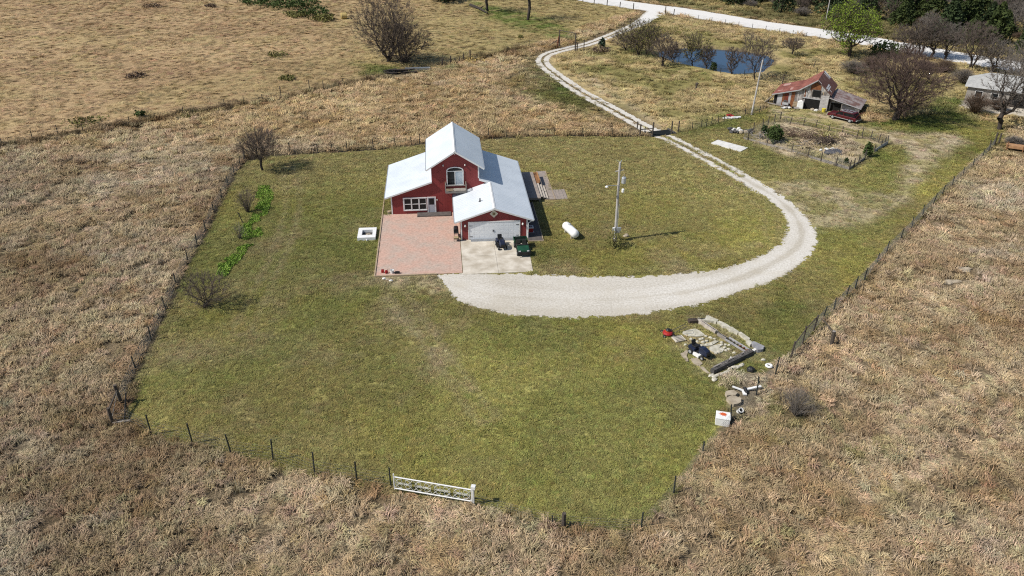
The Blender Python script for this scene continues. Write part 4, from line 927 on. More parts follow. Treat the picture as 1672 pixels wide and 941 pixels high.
for k, (x, y) in enumerate(spots):
    p = at(*Rn(x, y)); m = MB(); rock(m, (0, 0, 0), (.34, .20, .20), STONE, 60 + k); o = m.build('rock'); o.location = p; o.rotation_euler = (0, 0, rr.uniform(.2, .7))
    tag(o, 'pale rock in the loose row before the long dark beam', 'rock', 'rocks before the dark beam')
spots = [(445, 345), (545, 330), (600, 350), (690, 395), (740, 425), (785, 430), (730, 460), (745, 495), (490, 315), (230, 425)] + [(rr.uniform(350, 900), 0) for _ in range(0)] + [(480 + 34 * k + rr.uniform(-40, 40), 380 + 17 * k + rr.uniform(-75, 110)) for k in range(12)] + [(300 + 40 * k, 330 + rr.uniform(-60, 60)) for k in range(6)]
for k, (x, y) in enumerate(spots):
    p = at(*Rn(x, y)); m = MB(); rock(m, (0, 0, 0), (.17, .14, .16), STONE, 90 + k); o = m.build('rock'); o.location = p
    tag(o, 'small pale stone scattered between the slabs of the ruin', 'rock', 'small stones inside the ruin')
riding_mower('riding_mower', 'old black and white riding mower parked on slabs inside the ruin', at(*Rn(395, 545)), R(38), NAVY, WHITE)
# red push mower
p = at(1090, 547); t = thing('push_mower', 'red push mower standing in the grass left of the ruin', 'mower', p, R(95))
m = MB(); m.lathe((0, 0, .16), [(.46, 0), (.48, .08), (.40, .20), (.30, .24)], REDP, 16); m.build('deck', t)
m = MB(); m.lathe((0, 0, .40), [(.22, 0), (.24, .14), (.14, .24), (.04, .26)], BLACK, 12); m.build('engine', t)
m = MB(); m.lathe((0, 0, .405), [(.25, 0), (.25, .05), (.2, .07)], ORANGE, 14); m.build('engine_shroud', t)
for x in (-.45, .45):
    for y in (-.42, .42): wheel(t, x, y, .14, .09)
m = MB(); m.tube([(-.25, -.4, .3), (-.24, -1.0, .62), (-.22, -1.6, .95), (.22, -1.6, .95), (.24, -1.0, .62), (.25, -.4, .3)], .028, BLACK, 6); m.build('handle', t)
p = at(1108, 555); t = thing('concrete_grate', 'square grey ribbed slab beside the red push mower', 'slab', p, .35)
m = MB(); m.bx(-.5, .5, -.42, .42, 0, .16, CONC); m.build('slab', t)
m = MB()
for k in range(4): m.bx(-.38, .38, -.32 + k * .2, -.24 + k * .2, .161, .20, GREYWOOD)
m.build('ribs', t)
# rubbish along the right fence
p = at(1179, 690); t = thing('chest_freezer', 'white box with an orange stain on its lid at the fence edge', 'box', p, R(-14))
m = MB(); m.bx(-.52, .52, -.45, .45, 0, .62, WHITE); m.build('body', t, bevel=.02)
m = MB(); m.bx(-.54, .54, -.47, .47, .625, .70, WHITE); o = m.build('lid', t, bevel=.02)
m = MB(); ps = []
for k in range(18): a = 2 * math.pi * k / 18; r_ = (.30 if k % 2 else .17) * random.uniform(.8, 1.15); ps.append((.0 + 1.1 * r_ * math.cos(a), .12 + r_ * .85 * math.sin(a)))
m.prism(ps, .701, .706, ORANGE); m.build('orange_stain', o)
for k, (q, lb) in enumerate((([(1183, 643), (1195, 641), (1203, 646), (1200, 651), (1186, 650)], 'upper flat tan rock above the white box by the fence'), ([(1186, 655), (1197, 651), (1211, 654), (1210, 662), (1198, 665)], 'lower flat tan rock between white scrap and the white box'))):
    m = MB(); quadrock(m, q, .3, TANSTONE, 70 + k); tag(m.build('flat_rock'), lb, 'rock')
p = at(1214, 641); t = thing('plastic_scrap', 'white forked plastic scrap with a long arm by the fence', 'scrap', p, .2)
m = MB(); m.bar((0, 0, .18), (-.75, .55, .30), .14, .09, WHITE); m.bar((0, 0, .15), (-.1, -.45, .1), .30, .1, WHITE); m.bar((.3, .1, .2), (1.5, .05, .38), .20, .10, WHITE); m.build('white_arms', t)
m = MB(); m.tube([(.12, -.3, .1), (.12, .2, .35)], .13, BLACK, 8); m.build('dark_joint', t)
p = at(1206, 673); t = thing('cut_drum', 'small white and black drum between rocks and box', 'drum', p, .3)
m = MB(); m.lathe((0, 0, 0), [(.19, 0), (.20, .5), (.15, .5), (.13, .1)], WHITE, 12, Matrix.Rotation(.6, 3, 'X')); m.build('drum', t); m = MB(); m.lathe((0, 0, 0), [(.205, .3), (.208, .4)], BLACK, 12, Matrix.Rotation(.6, 3, 'X')); m.build('band', t)
p = at(1255, 600); m = MB(); vs_ = []; 
for i in range(16):
    a = 2 * math.pi * i / 16
    for j in range(6): q = 2 * math.pi * j / 6; vs_.append(((.22 + .11 * math.cos(q)) * math.cos(a), (.22 + .11 * math.cos(q)) * math.sin(a), .12 + .10 * math.sin(q)))
m.add(vs_, [(i * 6 + j, ((i + 1) % 16) * 6 + j, ((i + 1) % 16) * 6 + (j + 1) % 6, i * 6 + (j + 1) % 6) for i in range(16) for j in range(6)], WHITE); o = m.build('white_ring'); o.location = (p.x, p.y, .05); tag(o, 'small white ring lying in dry grass by the fence post', 'ring')
p = at(1225, 606); t = thing('black_bag', 'black bag lying in dry grass between ruin and fence', 'bag', p); m = MB(); rock(m, (0, 0, 0), (.38, .3, .42), BLACK, 8); m.build('bag', t)
p = at(1246, 589); m = MB(); rock(m, (0, 0, 0), (.22, .16, .2), STONE, 12); o = m.build('rock'); o.location = p; tag(o, 'small pale stone above the white ring', 'rock')
for k, (q, lb) in enumerate((((1583, 441), 'flat white limestone patch in the dry pasture right of the fence, upper of two'), ((1555, 463), 'flat white limestone patch in the dry pasture right of the fence, lower of two'))):
    p = at(*q); m = MB(); 
    for j in range(5): rock(m, (random.uniform(-1.0, 1.0), random.uniform(-.4, .4), 0), (.55, .3, .22), TANSTONE, 130 + 7 * k + j)
    o = m.build('limestone_patch'); o.location = p; tag(o, lb, 'rock')

# ------------------------------------------------------------------ weathered barn (local x along its front)
BA = Vector((44.525, 131.537, 0)); BANG = R(-26.98)
barn = thing('weathered_barn', 'old weathered barn with rusty red roof and a sagging right shed', 'barn', BA, BANG)
BD = 7.0
m = MB(); m.prism([(0, 0), (8.8, 0), (8.8, 2.85), (6.56, 4.88), (3.9, 2.95), (0, 1.78)], .12, BD, BARNWOOD, 'y'); m.build('wall', barn)
m = MB(); m.slab([(-.35, -.3, 1.80), (3.9, -.3, 3.07), (3.9, BD + .2, 3.10), (-.2, BD + .2, 1.80)], .07, RUST); m.build('roof', barn)['label'] = 'red rusty low left roof slope'
m = MB(); m.slab([(3.9, -.3, 3.075), (6.56, -.35, 5.02), (6.56, BD + .2, 5.02), (3.9, BD + .2, 3.105)], .07, RUST); m.build('roof', barn)['label'] = 'red rusty upper left roof slope'
m = MB(); m.slab([(6.56, -.35, 5.02), (9.1, -.3, 2.78), (9.15, BD + .2, 2.80), (6.56, BD + .2, 5.02)], .07, RUST2); rr_ = m.build('roof', barn); rr_['label'] = 'brown rusty right roof slope with pale sheets'
m = MB()
def on_r(x, y, o=.012): return (x, y, 5.02 - (x - 6.56) * .882 + o)
for (xa_, xb_, ya_, yb_) in ((6.62, 9.0, 6.3, 7.1), (6.7, 8.9, 5.55, 5.75), (8.0, 8.2, .2, 4.6), (8.25, 9.0, 3.2, 3.5), (8.3, 8.45, -.2, 3.0), (6.6, 7.2, -.25, -.1), (8.0, 8.9, 1.1, 1.3)):
    m.slab([on_r(xa_, ya_, .03), on_r(xb_, ya_, .03), on_r(xb_, yb_, .03), on_r(xa_, yb_, .03)], .02, WHITE)
m.build('pale_sheets', rr_)
m = MB()
for (xa_, ya_, xb_, yb_) in ((.5, 5.0, 1.6, 6.6), (2.2, 1.0, 2.6, 4.2), (3.0, 5.2, 3.8, 6.9), (.2, 1.5, 1.0, 2.0)):
    zf = lambda x: 1.80 + (x + .35) * .2988 + .012
    m.slab([(xa_, ya_, zf(xa_)), (xb_, ya_, zf(xb_)), (xb_, yb_, zf(xb_)), (xa_, yb_, zf(xa_))], .01, pm('pink_tin', (.46, .30, .26), (.36, .2, .17), 2, .7))
m.build('patched_sheets', rr_)
m = MB()
for i_, (a, b2) in enumerate((((-.35, -.31, 1.76), (3.9, -.31, 3.03)), ((3.9, -.31, 3.03), (6.56, -.36, 4.98)))): m.bar(a, b2, .05, .16, GREYTIN)
m.build('fascia', barn)
m = MB()   # front cladding of mixed boards and tin, each panel proud of the wall
panels = [(0.05, .55, 0, 1.75, DARK), (.56, 1.35, 0, 1.9, GREYTIN), (1.36, 1.75, 0, 2.0, RUSTWOOD), (1.76, 2.35, .75, 2.2, pm('brick_red_boards', (.20, .05, .03), (.14, .035, .022), 2, .9)), (1.76, 2.35, 0, .74, RUSTWOOD), (2.36, 2.75, .45, 2.3, GREYTIN), (2.36, 2.75, 0, .44, DARK), (2.76, 3.35, 0, 2.5, RUSTWOOD), (3.36, 4.0, 1.0, 2.75, BARNWOOD), (3.36, 4.0, 0, .99, TANWOOD)]
for xa_, xb_, za_, zb_, mt in panels: m.bx(xa_, xb_, .05, .118, za_, zb_, mt)
m.build('front_cladding', barn)
m = MB(); rb_ = random.Random(4)
for k in range(22):
    xa_ = rb_.uniform(4.05, 8.5); za_ = rb_.uniform(1.75, 3.6); top_ = 2.7 + (xa_ - 3.9) * .72 if xa_ < 6.56 else 4.6 - (xa_ - 6.56) * .85
    if za_ > top_ - .5 or (6.0 < xa_ + .2 < 7.4): continue
    m.bx(xa_, xa_ + rb_.uniform(.14, .34), .085 + .001 * k, .118, za_, min(top_ - .12, za_ + rb_.uniform(.5, 1.3)), (GREYTIN, GREYWOOD, DARKSTONE, RUSTWOOD, WHITE, TANWOOD)[k % 6])
m.build('loose_boards', barn)
m = MB(); m.prism([(5.7, 3.35), (7.25, 3.35), (7.25, 4.0), (6.5, 4.6), (5.7, 4.0)], .06, .118, RUSTWOOD, 'y'); m.build('gable_patch', barn)
m = MB(); m.bx(6.05, 7.35, .07, .118, 2.15, 3.25, DARK); m.build('loft_opening', barn)
m = MB(); m.bx(5.0, 7.45, .07, .118, 0, 1.72, DARK); m.build('doorway', barn)
m = MB(); m.bar((4.6, .02, 1.86), (7.6, .02, 1.80), .09, .16, GREYTIN); m.build('door_track', barn)
m = MB(); m.bx(7.5, 8.75, .0, .07, 0, 2.55, pm('silver_boards', (.50, .48, .46), (.30, .28, .27), 1.8, .9, stretch=(1, 1, 4))); m.build('door', barn)
# shed at the right end
shed = MB(); shed.prism([(8.95, 0), (13.7, 0), (13.7, 1.02), (8.95, 2.15)], .9, 6.2, BARNWOOD, 'y'); sw_ = shed.build('shed_wall', barn)
m = MB(); m.slab([(8.82, -.1, 2.36), (14.0, -.1, 1.20), (14.3, 6.3, 1.15), (9.2, 6.5, 2.42)], .08, PATCHTIN); m.build('shed_roof', barn)
m = MB(); m.bar((8.82, -.13, 2.30), (14.0, -.13, 1.14), .05, .12, GREYTIN); m.build('shed_fascia', barn)
m = MB(); m.bx(9.2, 10.9, .84, .898, 0, 1.35, DARK); m.build('shed_opening', barn)
m = MB(); m.bx(11.0, 13.0, .80, .898, .35, 1.05, GREYTIN); m.bx(13.02, 13.65, .80, .898, 0, .92, WHITE); m.build('tin_panel', barn)
for x in (10.95, 13.7): m = MB(); m.bx(x - .06, x + .06, .0, .12, 0, 1.6 if x < 12 else 1.1, GREYWOOD); m.build('post', barn)
# clutter in front of the barn
def bl(x, y, z=0): a = BANG; return Vector((BA.x + x * math.cos(a) - y * math.sin(a), BA.y + x * math.sin(a) + y * math.cos(a), z))
t = thing('plastic_sheet', 'white sheeted bundle standing left of the dark barn doorway', 'bundle', bl(4.55, -.35), BANG)
m = MB(); m.prism([(-.55, 0), (.5, 0), (.45, 1.2), (.1, 1.45), (-.5, 1.25)], -.25, .2, WHITE, 'y'); m.build('sheet', t, bevel=.08); m = MB(); m.tube([(.5, -.2, 0), (.55, -.2, .7), (.45, -.2, 1.2)], .05, BLACK, 6); m.build('strap', t)
t = thing('scrap_heap', 'grey and white scrap heap on the ground before the barn', 'scrap', bl(3.0, -1.3), BANG)
m = MB()
for k in range(7): m.box((random.uniform(-1.2, 1.2), random.uniform(-.5, .5), .15 + .1 * random.random()), (random.uniform(.5, 1.1), random.uniform(.3, .5), .14), (GREYTIN, WHITE, GREYWOOD, BLACK)[k % 4], random.uniform(0, 3), random.uniform(-.4, .4))
m.build('scrap', t)
m = MB(); m.bar((-1.4, -.2, .35), (2.6, -.8, .15), .30, .10, GREYWOOD); o = m.build('grey_plank'); o.location = bl(.6, -.3); o.rotation_euler = (0, 0, BANG); m2 = o; tag(o, 'long grey plank lying before the left end of the barn', 'plank')
t = thing('old_machine', 'small grey machine standing against the rusty boards of the barn', 'machine', bl(2.1, -.3), BANG)
m = MB(); m.bx(-.5, .5, -.25, .2, .35, .75, GREYTIN); m.bx(-.35, .2, -.2, .15, .75, 1.05, DARKSTONE); m.build('body', t)
for x in (-.4, .4): wheel(t, x, -.05, .22, .08)
t = thing('wood_crate', 'tan crate leaning on the barn wall beside the white bundle', 'crate', bl(3.65, -.25), BANG); m = MB()
for k in range(4): m.bx(-.35, .35, -.25, -.2, .02 + k * .25, .22 + k * .25, TANWOOD)
m.bx(-.35, -.3, -.2, .2, 0, 1, TANWOOD); m.bx(.3, .35, -.2, .2, 0, 1, TANWOOD); m.build('slats', t)
t = thing('yellow_bin', 'yellow plastic bin standing at the barn corner by the red car', 'bin', bl(8.4, -.75), BANG); m = MB(); m.lathe((0, 0, 0), [(.27, 0), (.34, .55), (.36, .6), (.3, .6), (.26, .1)], YELLOW, 12); m.build('tub', t); m = MB(); m.lathe((0, 0, .61), [(.37, 0), (.37, .05), (.1, .1)], YELLOW, 12); m.build('lid', t)
for k, x in enumerate((6.6, 7.2)):
    m = MB(); rock(m, (0, 0, 0), (.4, .3, .4), TANSTONE if k == 0 else CONC2, 150 + k); o = m.build('rock'); o.location = bl(x, -.5 - .2 * k); tag(o, ('tan rock at the sill of the barn doorway', 'pale rock right of the barn doorway')[k], 'rock')
# timber stack at left gable
t = thing('timber_stack', 'leaning tan timbers stacked against the left end of the barn', 'timber', bl(-.6, .8), BANG)
m = MB()
for k in range(7): m.bar((-1.0 + .1 * k, -.8 + .25 * k, .05), (.2, -.5 + .25 * k, 1.3 - .1 * (k % 3)), .16, .08, TANWOOD if k % 2 else GREYWOOD)
m.build('planks', t)
# dark red station wagon
p = at(1380, 195.5); a0, a1 = at(1357, 192), at(1397, 202); ca = math.atan2(a1.y - a0.y, a1.x - a0.x)
car = thing('parked_car', 'dark red station wagon parked before the barn with its right hand lid raised', 'car', (53.55, 123.05, 0), ca)
m = MB(); W2 = .90
body = [(-2.45, .38), (-2.5, .62), (-2.42, .86), (-1.2, .95), (2.35, .93), (2.45, .62), (2.4, .38)]
m.prism(body, -W2, W2, MAROON, 'y'); cb = m.build('body', car, bevel=.06)
m = MB(); m.prism([(-1.15, .95), (-.55, 1.42), (1.75, 1.45), (2.2, .95)], -W2 + .1, W2 - .1, GLASS, 'y'); m.build('windows', car)
m = MB(); m.prism([(-.62, 1.42), (-.5, 1.50), (1.7, 1.53), (1.85, 1.44)], -W2 + .08, W2 - .08, MAROON, 'y')
for x0_, x1_ in ((-1.16, -.58), (.2, .22), (1.78, 2.21)):
    for s_ in (-1, 1): m.bar((x0_, s_ * (W2 - .085), .95), (x1_, s_ * (W2 - .085), 1.44), .08, .04, MAROON)
m.build('roof', car)
m = MB()
for s_ in (-.55, .55): m.bar((-.3, s_, 1.57), (1.5, s_, 1.59), .05, .04, GALV)
for k in range(4): m.bx(-.2 + .5 * k, -.12 + .5 * k, -.55, .55, 1.595, 1.63, GALV)
m.build('roof_rack', car)
m = MB(); m.bx(-2.0, 2.0, -W2 - .02, -W2 - .003, .42, .50, GALV); m.bx(-2.0, 2.0, W2 + .003, W2 + .02, .42, .50, GALV); m.build('sill_trim', car)
m = MB(); m.bx(-2.62, -2.49, -.85, .85, .42, .58, GALV); m.build('bumper', car); m = MB(); m.bx(2.45, 2.58, -.85, .85, .42, .58, GALV); m.build('bumper', car)
m = MB(); m.bar((2.25, 0, .97), (2.75, 0, 1.75), 1.5, .06, MAROON); m.build('raised_lid', car)
for s_ in (-.62, .62): m = MB(); m.bx(-2.53, -2.48, s_ - .16, s_ + .16, .62, .78, WHITE); m.build('headlight', car)
for xw_ in (-1.5, 1.45):
    for s_ in (-1, 1):
        o = wheel(car, 0, 0, .34, .22); o.rotation_euler = (0, 0, math.pi / 2); o.location = (xw_, s_ * (W2 - .08), 0)
m = MB(); m.bx(-1.0, -.85, W2, W2 + .14, .92, 1.04, BLACK); m.bx(-1.0, -.85, -W2 - .14, -W2, .92, 1.04, BLACK); m.build('mirror', car)

# ------------------------------------------------------------------ grey-roofed house at the far right
fh = thing('grey_house', 'low house with a pale grey hipped roof behind bare trees', 'house', (85.5, 134.8, 0), R(-32))
m = MB(); m.bx(-5.5, 6.5, -3.6, 3.6, 0, 2.6, pm('grey_house_wall', (.30, .28, .25), (.24, .22, .2), 2, .9)); m.build('wall', fh)
m = MB(); e = .5; L0, L1, W_ = -5.5 - e, 6.5 + e, 3.6 + e
A_, B_, C_, D_ = (L0, -W_, 2.55), (L1, -W_, 2.55), (L1, W_, 2.55), (L0, W_, 2.55); E_, F_ = (-2.8, 0, 4.5), (4.0, 0, 4.5)
m.add([A_, B_, C_, D_, E_, F_], [(0, 1, 5, 4), (1, 2, 5), (2, 3, 4, 5), (3, 0, 4), (3, 2, 1, 0)], GREYROOF); m.build('roof', fh)
m = MB(); m.bx(1.0, 4.8, -3.68, -3.603, .0, 2.2, DARK); m.build('carport_opening', fh)
for x in (-4.2, -1.8): m = MB(); m.bx(x, x + 1.2, -3.66, -3.602, .9, 2.0, WHITE); o = m.build('window', fh); m = MB(); m.bx(x + .08, x + 1.12, -3.672, -3.661, .98, 1.92, GLASS); m.build('pane', o)
m = MB(); m.bx(-5.56, -5.502, -1.2, .2, 0, 2.1, pm('brown_door', (.16, .09, .05), (.12, .07, .04), 3, .7)); m.build('door', fh)
m = MB(); m.bx(1.5, 2.2, .2, .9, 3.9, 5.1, TANSTONE); m.build('chimney', fh)
m = MB(); m.prism([(-6, -9), (7, -9.5), (7.5, -3.7), (-6, -3.7)], 0, .03, CONC); o = m.build('yard_paving'); o.location = fh.location; o.rotation_euler = fh.rotation_euler; o['kind'] = 'structure'
# hay feeder / crates at the right edge, hay bale top left, log and trough below the big left tree
p = at(1662, 246); t = thing('hay_rack', 'low rusty hay rack with dark brush on top at the right fence corner', 'rack', p, R(-25))
m = MB(); m.bx(-1.6, 2.6, -.6, .6, .35, .75, pm('orange_tan_boards', (.42, .24, .12), (.33, .18, .09), 3, .9)); m.build('boards', t)
for x in (-1.55, .5, 2.55): m = MB(); m.bx(x - .07, x + .07, -.68, -.602, 0, 1.3, BROWNWOOD); m.build('post', t)
p = at(562, 31); t = thing('hay_bale', 'pale yellow hay bale alone in the pasture at the top left', 'hay bale', p, .3); m = MB(); m.lathe((0, 0, .75), [(.70, -.75), (.78, -.65), (.78, .65), (.70, .75)], HAY, 18, Matrix.Rotation(math.pi / 2, 3, 'Y')); m.build('bale', t); m = MB()
for x in (-.45, 0, .45): m.lathe((x, 0, .75), [(.785, -.02), (.785, .02)], TANWOOD, 18, Matrix.Rotation(math.pi / 2, 3, 'Y'))
m.build('twine', t)
p = at(655, 121); t = thing('brush_heap', 'dark heap of logs and brush below the big bare tree', 'brush', p, R(5)); m = MB()
for k in range(26): a = random.uniform(-.5, .5); x = random.uniform(-2.4, 2.4); y = random.uniform(-.5, .5); z = random.uniform(.1, .75); m.tube([(x - 1.2 * math.cos(a), y - .9 * math.sin(a), z), (x + 1.2 * math.cos(a), y + .9 * math.sin(a), z + random.uniform(-.2, .3))], random.uniform(.05, .16), BARK, 5)
m.build('logs', t)
p = at(682, 115); t = thing('metal_trough', 'long pale metal trough lying right of the dark brush heap', 'trough', p, R(10)); m = MB(); m.prism([(-.35, .02), (.35, .02), (.42, .5), (.36, .5), (.30, .08), (-.30, .08), (-.36, .5), (-.42, .5)], -2.4, 2.4, GALV, 'x'); m.build('trough', t)
m = MB(); m.bx(-2.44, -2.402, -.40, .40, .02, .48, GALV); m.bx(2.402, 2.44, -.40, .40, .02, .48, GALV); m.build('end_plate', t)
def log(label, a, b2, r_): 
    p, q = at(*a), at(*b2); d = q - p; m = MB(); mid = p.lerp(q, .5) + Vector((.3, .4, 0)); m.tube([p + Vector((0, 0, r_)), p.lerp(q, .3) + Vector((.3, .2, r_)), mid + Vector((0, 0, r_)), q + Vector((0, 0, r_))], [r_, r_ * .9, r_ * .8, r_ * .4], BARK, 7)
    m.tube([mid + Vector((0, 0, r_)), mid + Vector((1.2, 1.6, 1.0))], [r_ * .5, r_ * .15], BARK, 5); return tag(m.build('fallen_log'), label, 'log')
log('fallen dark log lying on green grass left of two bare trunks', (768, 11), (796, 24), .42)
p = at(1208, 217); t = thing('stone_pile', 'pile of grey stones at the left corner of the garden pen', 'stones', p); m = MB()
for k in range(16): rock(m, (random.uniform(-1.6, 2.0), random.uniform(-.6, .7), random.uniform(0, .35)), (random.uniform(.3, .5), random.uniform(.25, .4), .4), (DARKSTONE, CONC2, CONC2, DARKSTONE, TANSTONE)[k % 5], 200 + k)
m.build('stones', t)
p = at(1361, 249.5); t = thing('tarp_heap', 'dark grey tarp and ash heap inside the garden pen', 'tarp', p, .4); m = MB(); rock(m, (0, 0, -.15), (1.9, 1.2, .6), TARP, 77); m.build('tarp', t); m = MB()
for k in range(8): rock(m, (random.uniform(-1.6, 1.2), random.uniform(.3, 1.4), .1), (.25, .2, .25), CONC2, 300 + k)
m.build('rubble', t)
def sticks(label, px, n_, L_, mat, pale=None, seed=1, w_=1.6):
    rr = random.Random(seed); p = at(*px); t = thing('branch_pile', label, 'branches', p); m = MB()
    for k in range(n_):
        a = rr.uniform(0, math.pi); x, y, z = rr.gauss(0, w_ * .55), rr.gauss(0, w_ * .4), rr.uniform(.03, .7); l_ = rr.uniform(.4, 1) * L_
        m.tube([(x, y, z), (x + .5 * l_ * math.cos(a), y + .5 * l_ * math.sin(a), z + rr.uniform(-.05, .35)), (x + l_ * math.cos(a), y + l_ * math.sin(a), max(.03, z + rr.uniform(-.4, .35)))], [.05, .04, .02], pale if pale and k % 5 == 0 else mat, 4, cap=False)
    m.build('branches', t)
sticks('brown branch pile at the back left of the garden pen', (1290, 221), 90, 2.0, BRUSHBROWN, TANWOOD, 1, 2.6)
sticks('tan branch pile in the middle of the garden pen', (1322, 228), 110, 2.2, BRUSHBROWN, TANWOOD, 2, 3.0)
sticks('dark rounded brush heap right of the garden pen centre', (1349, 236), 150, 1.3, pm('dark_brush', (.085, .062, .05), (.05, .038, .03), 3, .95), None, 3, 1.6)
sticks('pale bleached branches before the tan pile in the garden pen', (1318, 240), 40, 2.2, TANWOOD, GREYWOOD, 4, 2.0)
sticks('small grey twig heap at the front left of the garden pen', (1245, 227), 60, 1.2, GREYWOOD, TANWOOD, 5, 1.3)
# ------------------------------------------------------------------ trees
def tube_edges(A, B, ra, rb, k, g):
    """tapered k-sided sleeves for many edges at once"""
    d = B - A; L = np.linalg.norm(d, axis=1, keepdims=True) + 1e-9; d = d / L
    s = g.normal(0, 1, A.shape); a = np.cross(d, s); a /= np.linalg.norm(a, axis=1, keepdims=True) + 1e-9; c = np.cross(d, a)
    t = np.arange(k) * 2 * np.pi / k
    ring = a[:, None, :] * np.cos(t)[None, :, None] + c[:, None, :] * np.sin(t)[None, :, None]
    B2 = B + d * rb[:, None] * .55
    V = np.concatenate([A[:, None] + ring * ra[:, None, None], B2[:, None] + ring * rb[:, None, None]], 1)
    i = np.arange(len(A))[:, None] * 2 * k; j = np.arange(k)[None]; j2 = (j + 1) % k
    Fq = np.stack([i + j, i + j2, i + k + j2, i + k + j], -1).reshape(-1, 4)
    return V.reshape(-1, 3), Fq
def tree(name, label, base, H, W, seed, twig=TWIG, mx=4, r0=None, P=None, stems=1, leaf=None, nleaf=0, lsize=.28, group=None, tw=.022, lean=(0, 0), cat='tree', loc=None):
    p = dict(n=480, zb=.16, fork=.20, ntw=6, tl=.075, out=2.2, wig=.05, pl=.40, lobes=.35, flat=0.0); p.update({k: v for k, v in (P or {}).items()})
    g = np.random.default_rng(seed); r0 = r0 or H * .028
    # crown points: an uneven, lobed volume
    u = g.normal(0, 1, (p['n'] * 4, 3)); u /= np.linalg.norm(u, axis=1)[:, None]
    ks = g.normal(0, 1.9, (6, 3)); ph = g.uniform(0, 6.28, 6)
    lob = sum(np.sin(u @ ks[i] * 1.3 + ph[i]) for i in range(6)) / 6
    rad = g.uniform(0, 1, len(u)) ** (1 / p['out']) * (1 + p['lobes'] * lob)
    keep = g.uniform(0, 1, len(u)) < .55 + .6 * lob; u, rad = u[keep][:p['n']], rad[keep][:p['n']]
    zc, hz = H * (p['zb'] + 1) / 2, H * (1 - p['zb']) / 2
    pts = np.stack([u[:, 0] * rad * W / 2, u[:, 1] * rad * W / 2, zc + u[:, 2] * rad * hz], 1)
    pts[:, 2] = np.clip(pts[:, 2], .05 * H, H)
    k_in = .35 + .65 * sstep(0, .5, pts[:, 2] / H) if p['flat'] == 0 else 1.0
    pts[:, :2] *= np.asarray(k_in).reshape(-1, 1) if np.ndim(k_in) else k_in
    # stems
    N = [np.zeros(3)]; PA = [-1]; LN = [0.0]
    def chain(j, q, steps, jit):
        a = N[j]
        for s_ in range(1, steps + 1):
            t = s_ / steps; w_ = a + (q - a) * t + (g.normal(0, jit, 3) if s_ < steps else 0)
            N.append(w_); PA.append(j if s_ == 1 else len(N) - 2); LN.append(LN[PA[-1]] + np.linalg.norm(w_ - N[PA[-1]]))
    for s_ in range(stems):
        a = 2 * np.pi * s_ / max(stems, 1) + g.uniform(-.5, .5); sp = 0 if stems == 1 else W * .10 * g.uniform(.6, 1.3)
        chain(0, np.array([np.cos(a) * sp, np.sin(a) * sp, H * p['fork'] * (1 if stems == 1 else g.uniform(1.0, 1.6))]) + (g.normal(0, .02, 3) * H * np.array([1, 1, 0])), 4, .012 * H)
    start = 3
    order = np.argsort(np.linalg.norm(pts - np.array([0, 0, H * p['fork']]), axis=1)); step = W * .045
    for i in order:
        q = pts[i]; A = np.array(N); d = np.linalg.norm(A - q, axis=1); cost = d + p['pl'] * np.array(LN); cost[:start] += 1e3
        # prefer growing outwards and upwards
        v = q - A; cost += .25 * np.maximum(0, -(v[:, 2])) ; j = int(np.argmin(cost)); m_ = max(1, int(d[j] / step))
        chain(j, q, min(m_, 9), p['wig'] * step * 3.2)
    N = np.array(N); PA = np.array(PA); n_ = len(N)
    kids = np.zeros(n_, int); np.add.at(kids, PA[1:], 1); rr_ = np.zeros(n_); acc = np.zeros(n_); e = 2.25
    for i in range(n_ - 1, 0, -1):
        rr_[i] = max(.010, acc[i]) ** 1 if kids[i] else .010 ** e * 0 + .010
        rr_[i] = (acc[i] ** (1 / e) if kids[i] else .010); acc[PA[i]] += rr_[i] ** e
    rr_[0] = acc[0] ** (1 / e); rs = .012 + (rr_ - .010) * (r0 - .012) / max(rr_[0] - .010, 1e-6)
    def S(V): V = V.copy(); V[:, 0] += lean[0] * V[:, 2]; V[:, 1] += lean[1] * V[:, 2]; return V
    N = S(N); Ai, Bi = PA[1:], np.arange(1, n_); ra, rb = np.minimum(rs[Ai], rs[Bi] * 1.35), rs[Bi]
    o = thing(name, label, cat, loc if loc is not None else base, 0, group)
    thick = rb > .045 if r0 > .2 else rb > r0 * .22
    Vs, Fs = [], []; off = 0
    for sel, k in ((thick & (rb > r0 * .4), 8), (thick & (rb <= r0 * .4), 5)):
        if sel.any(): V, Fq = tube_edges(N[Ai[sel]], N[Bi[sel]], ra[sel], rb[sel], k, g); Vs.append(V); Fs.append(Fq + off); off += len(V)
    c = np_mesh('trunk', np.concatenate(Vs), np.concatenate(Fs), BARK, o); COL.objects.link(c)
    V1, F1 = tube_edges(N[Ai[~thick]], N[Bi[~thick]], np.maximum(ra[~thick], tw * .6), np.maximum(rb[~thick], tw * .5), 3, g)
    # fine twigs fanning from thin branches
    thin = np.where((rs < max(.05, r0 * .16)) & (np.arange(n_) > start))[0]; src = np.repeat(thin, p['ntw']); m_ = len(src)
    ed = N[src] - N[PA[src]]; ed /= np.linalg.norm(ed, axis=1)[:, None] + 1e-9; od = N[src] - np.array([0, 0, H * .3]); od /= np.linalg.norm(od, axis=1)[:, None] + 1e-9
    dv = ed * .6 + od * .8 + g.normal(0, .55, (m_, 3)) + np.array([0, 0, .15]); dv /= np.linalg.norm(dv, axis=1)[:, None]
    ln = W * p['tl'] * g.uniform(.5, 1.25, (m_, 1)); mid = N[src] + dv * ln * .5; d2 = dv + g.normal(0, .3, (m_, 3)); d2 /= np.linalg.norm(d2, axis=1)[:, None]; end = mid + d2 * ln * .5
    mid[:, 2] = np.maximum(mid[:, 2], .03); end[:, 2] = np.maximum(end[:, 2], .03)
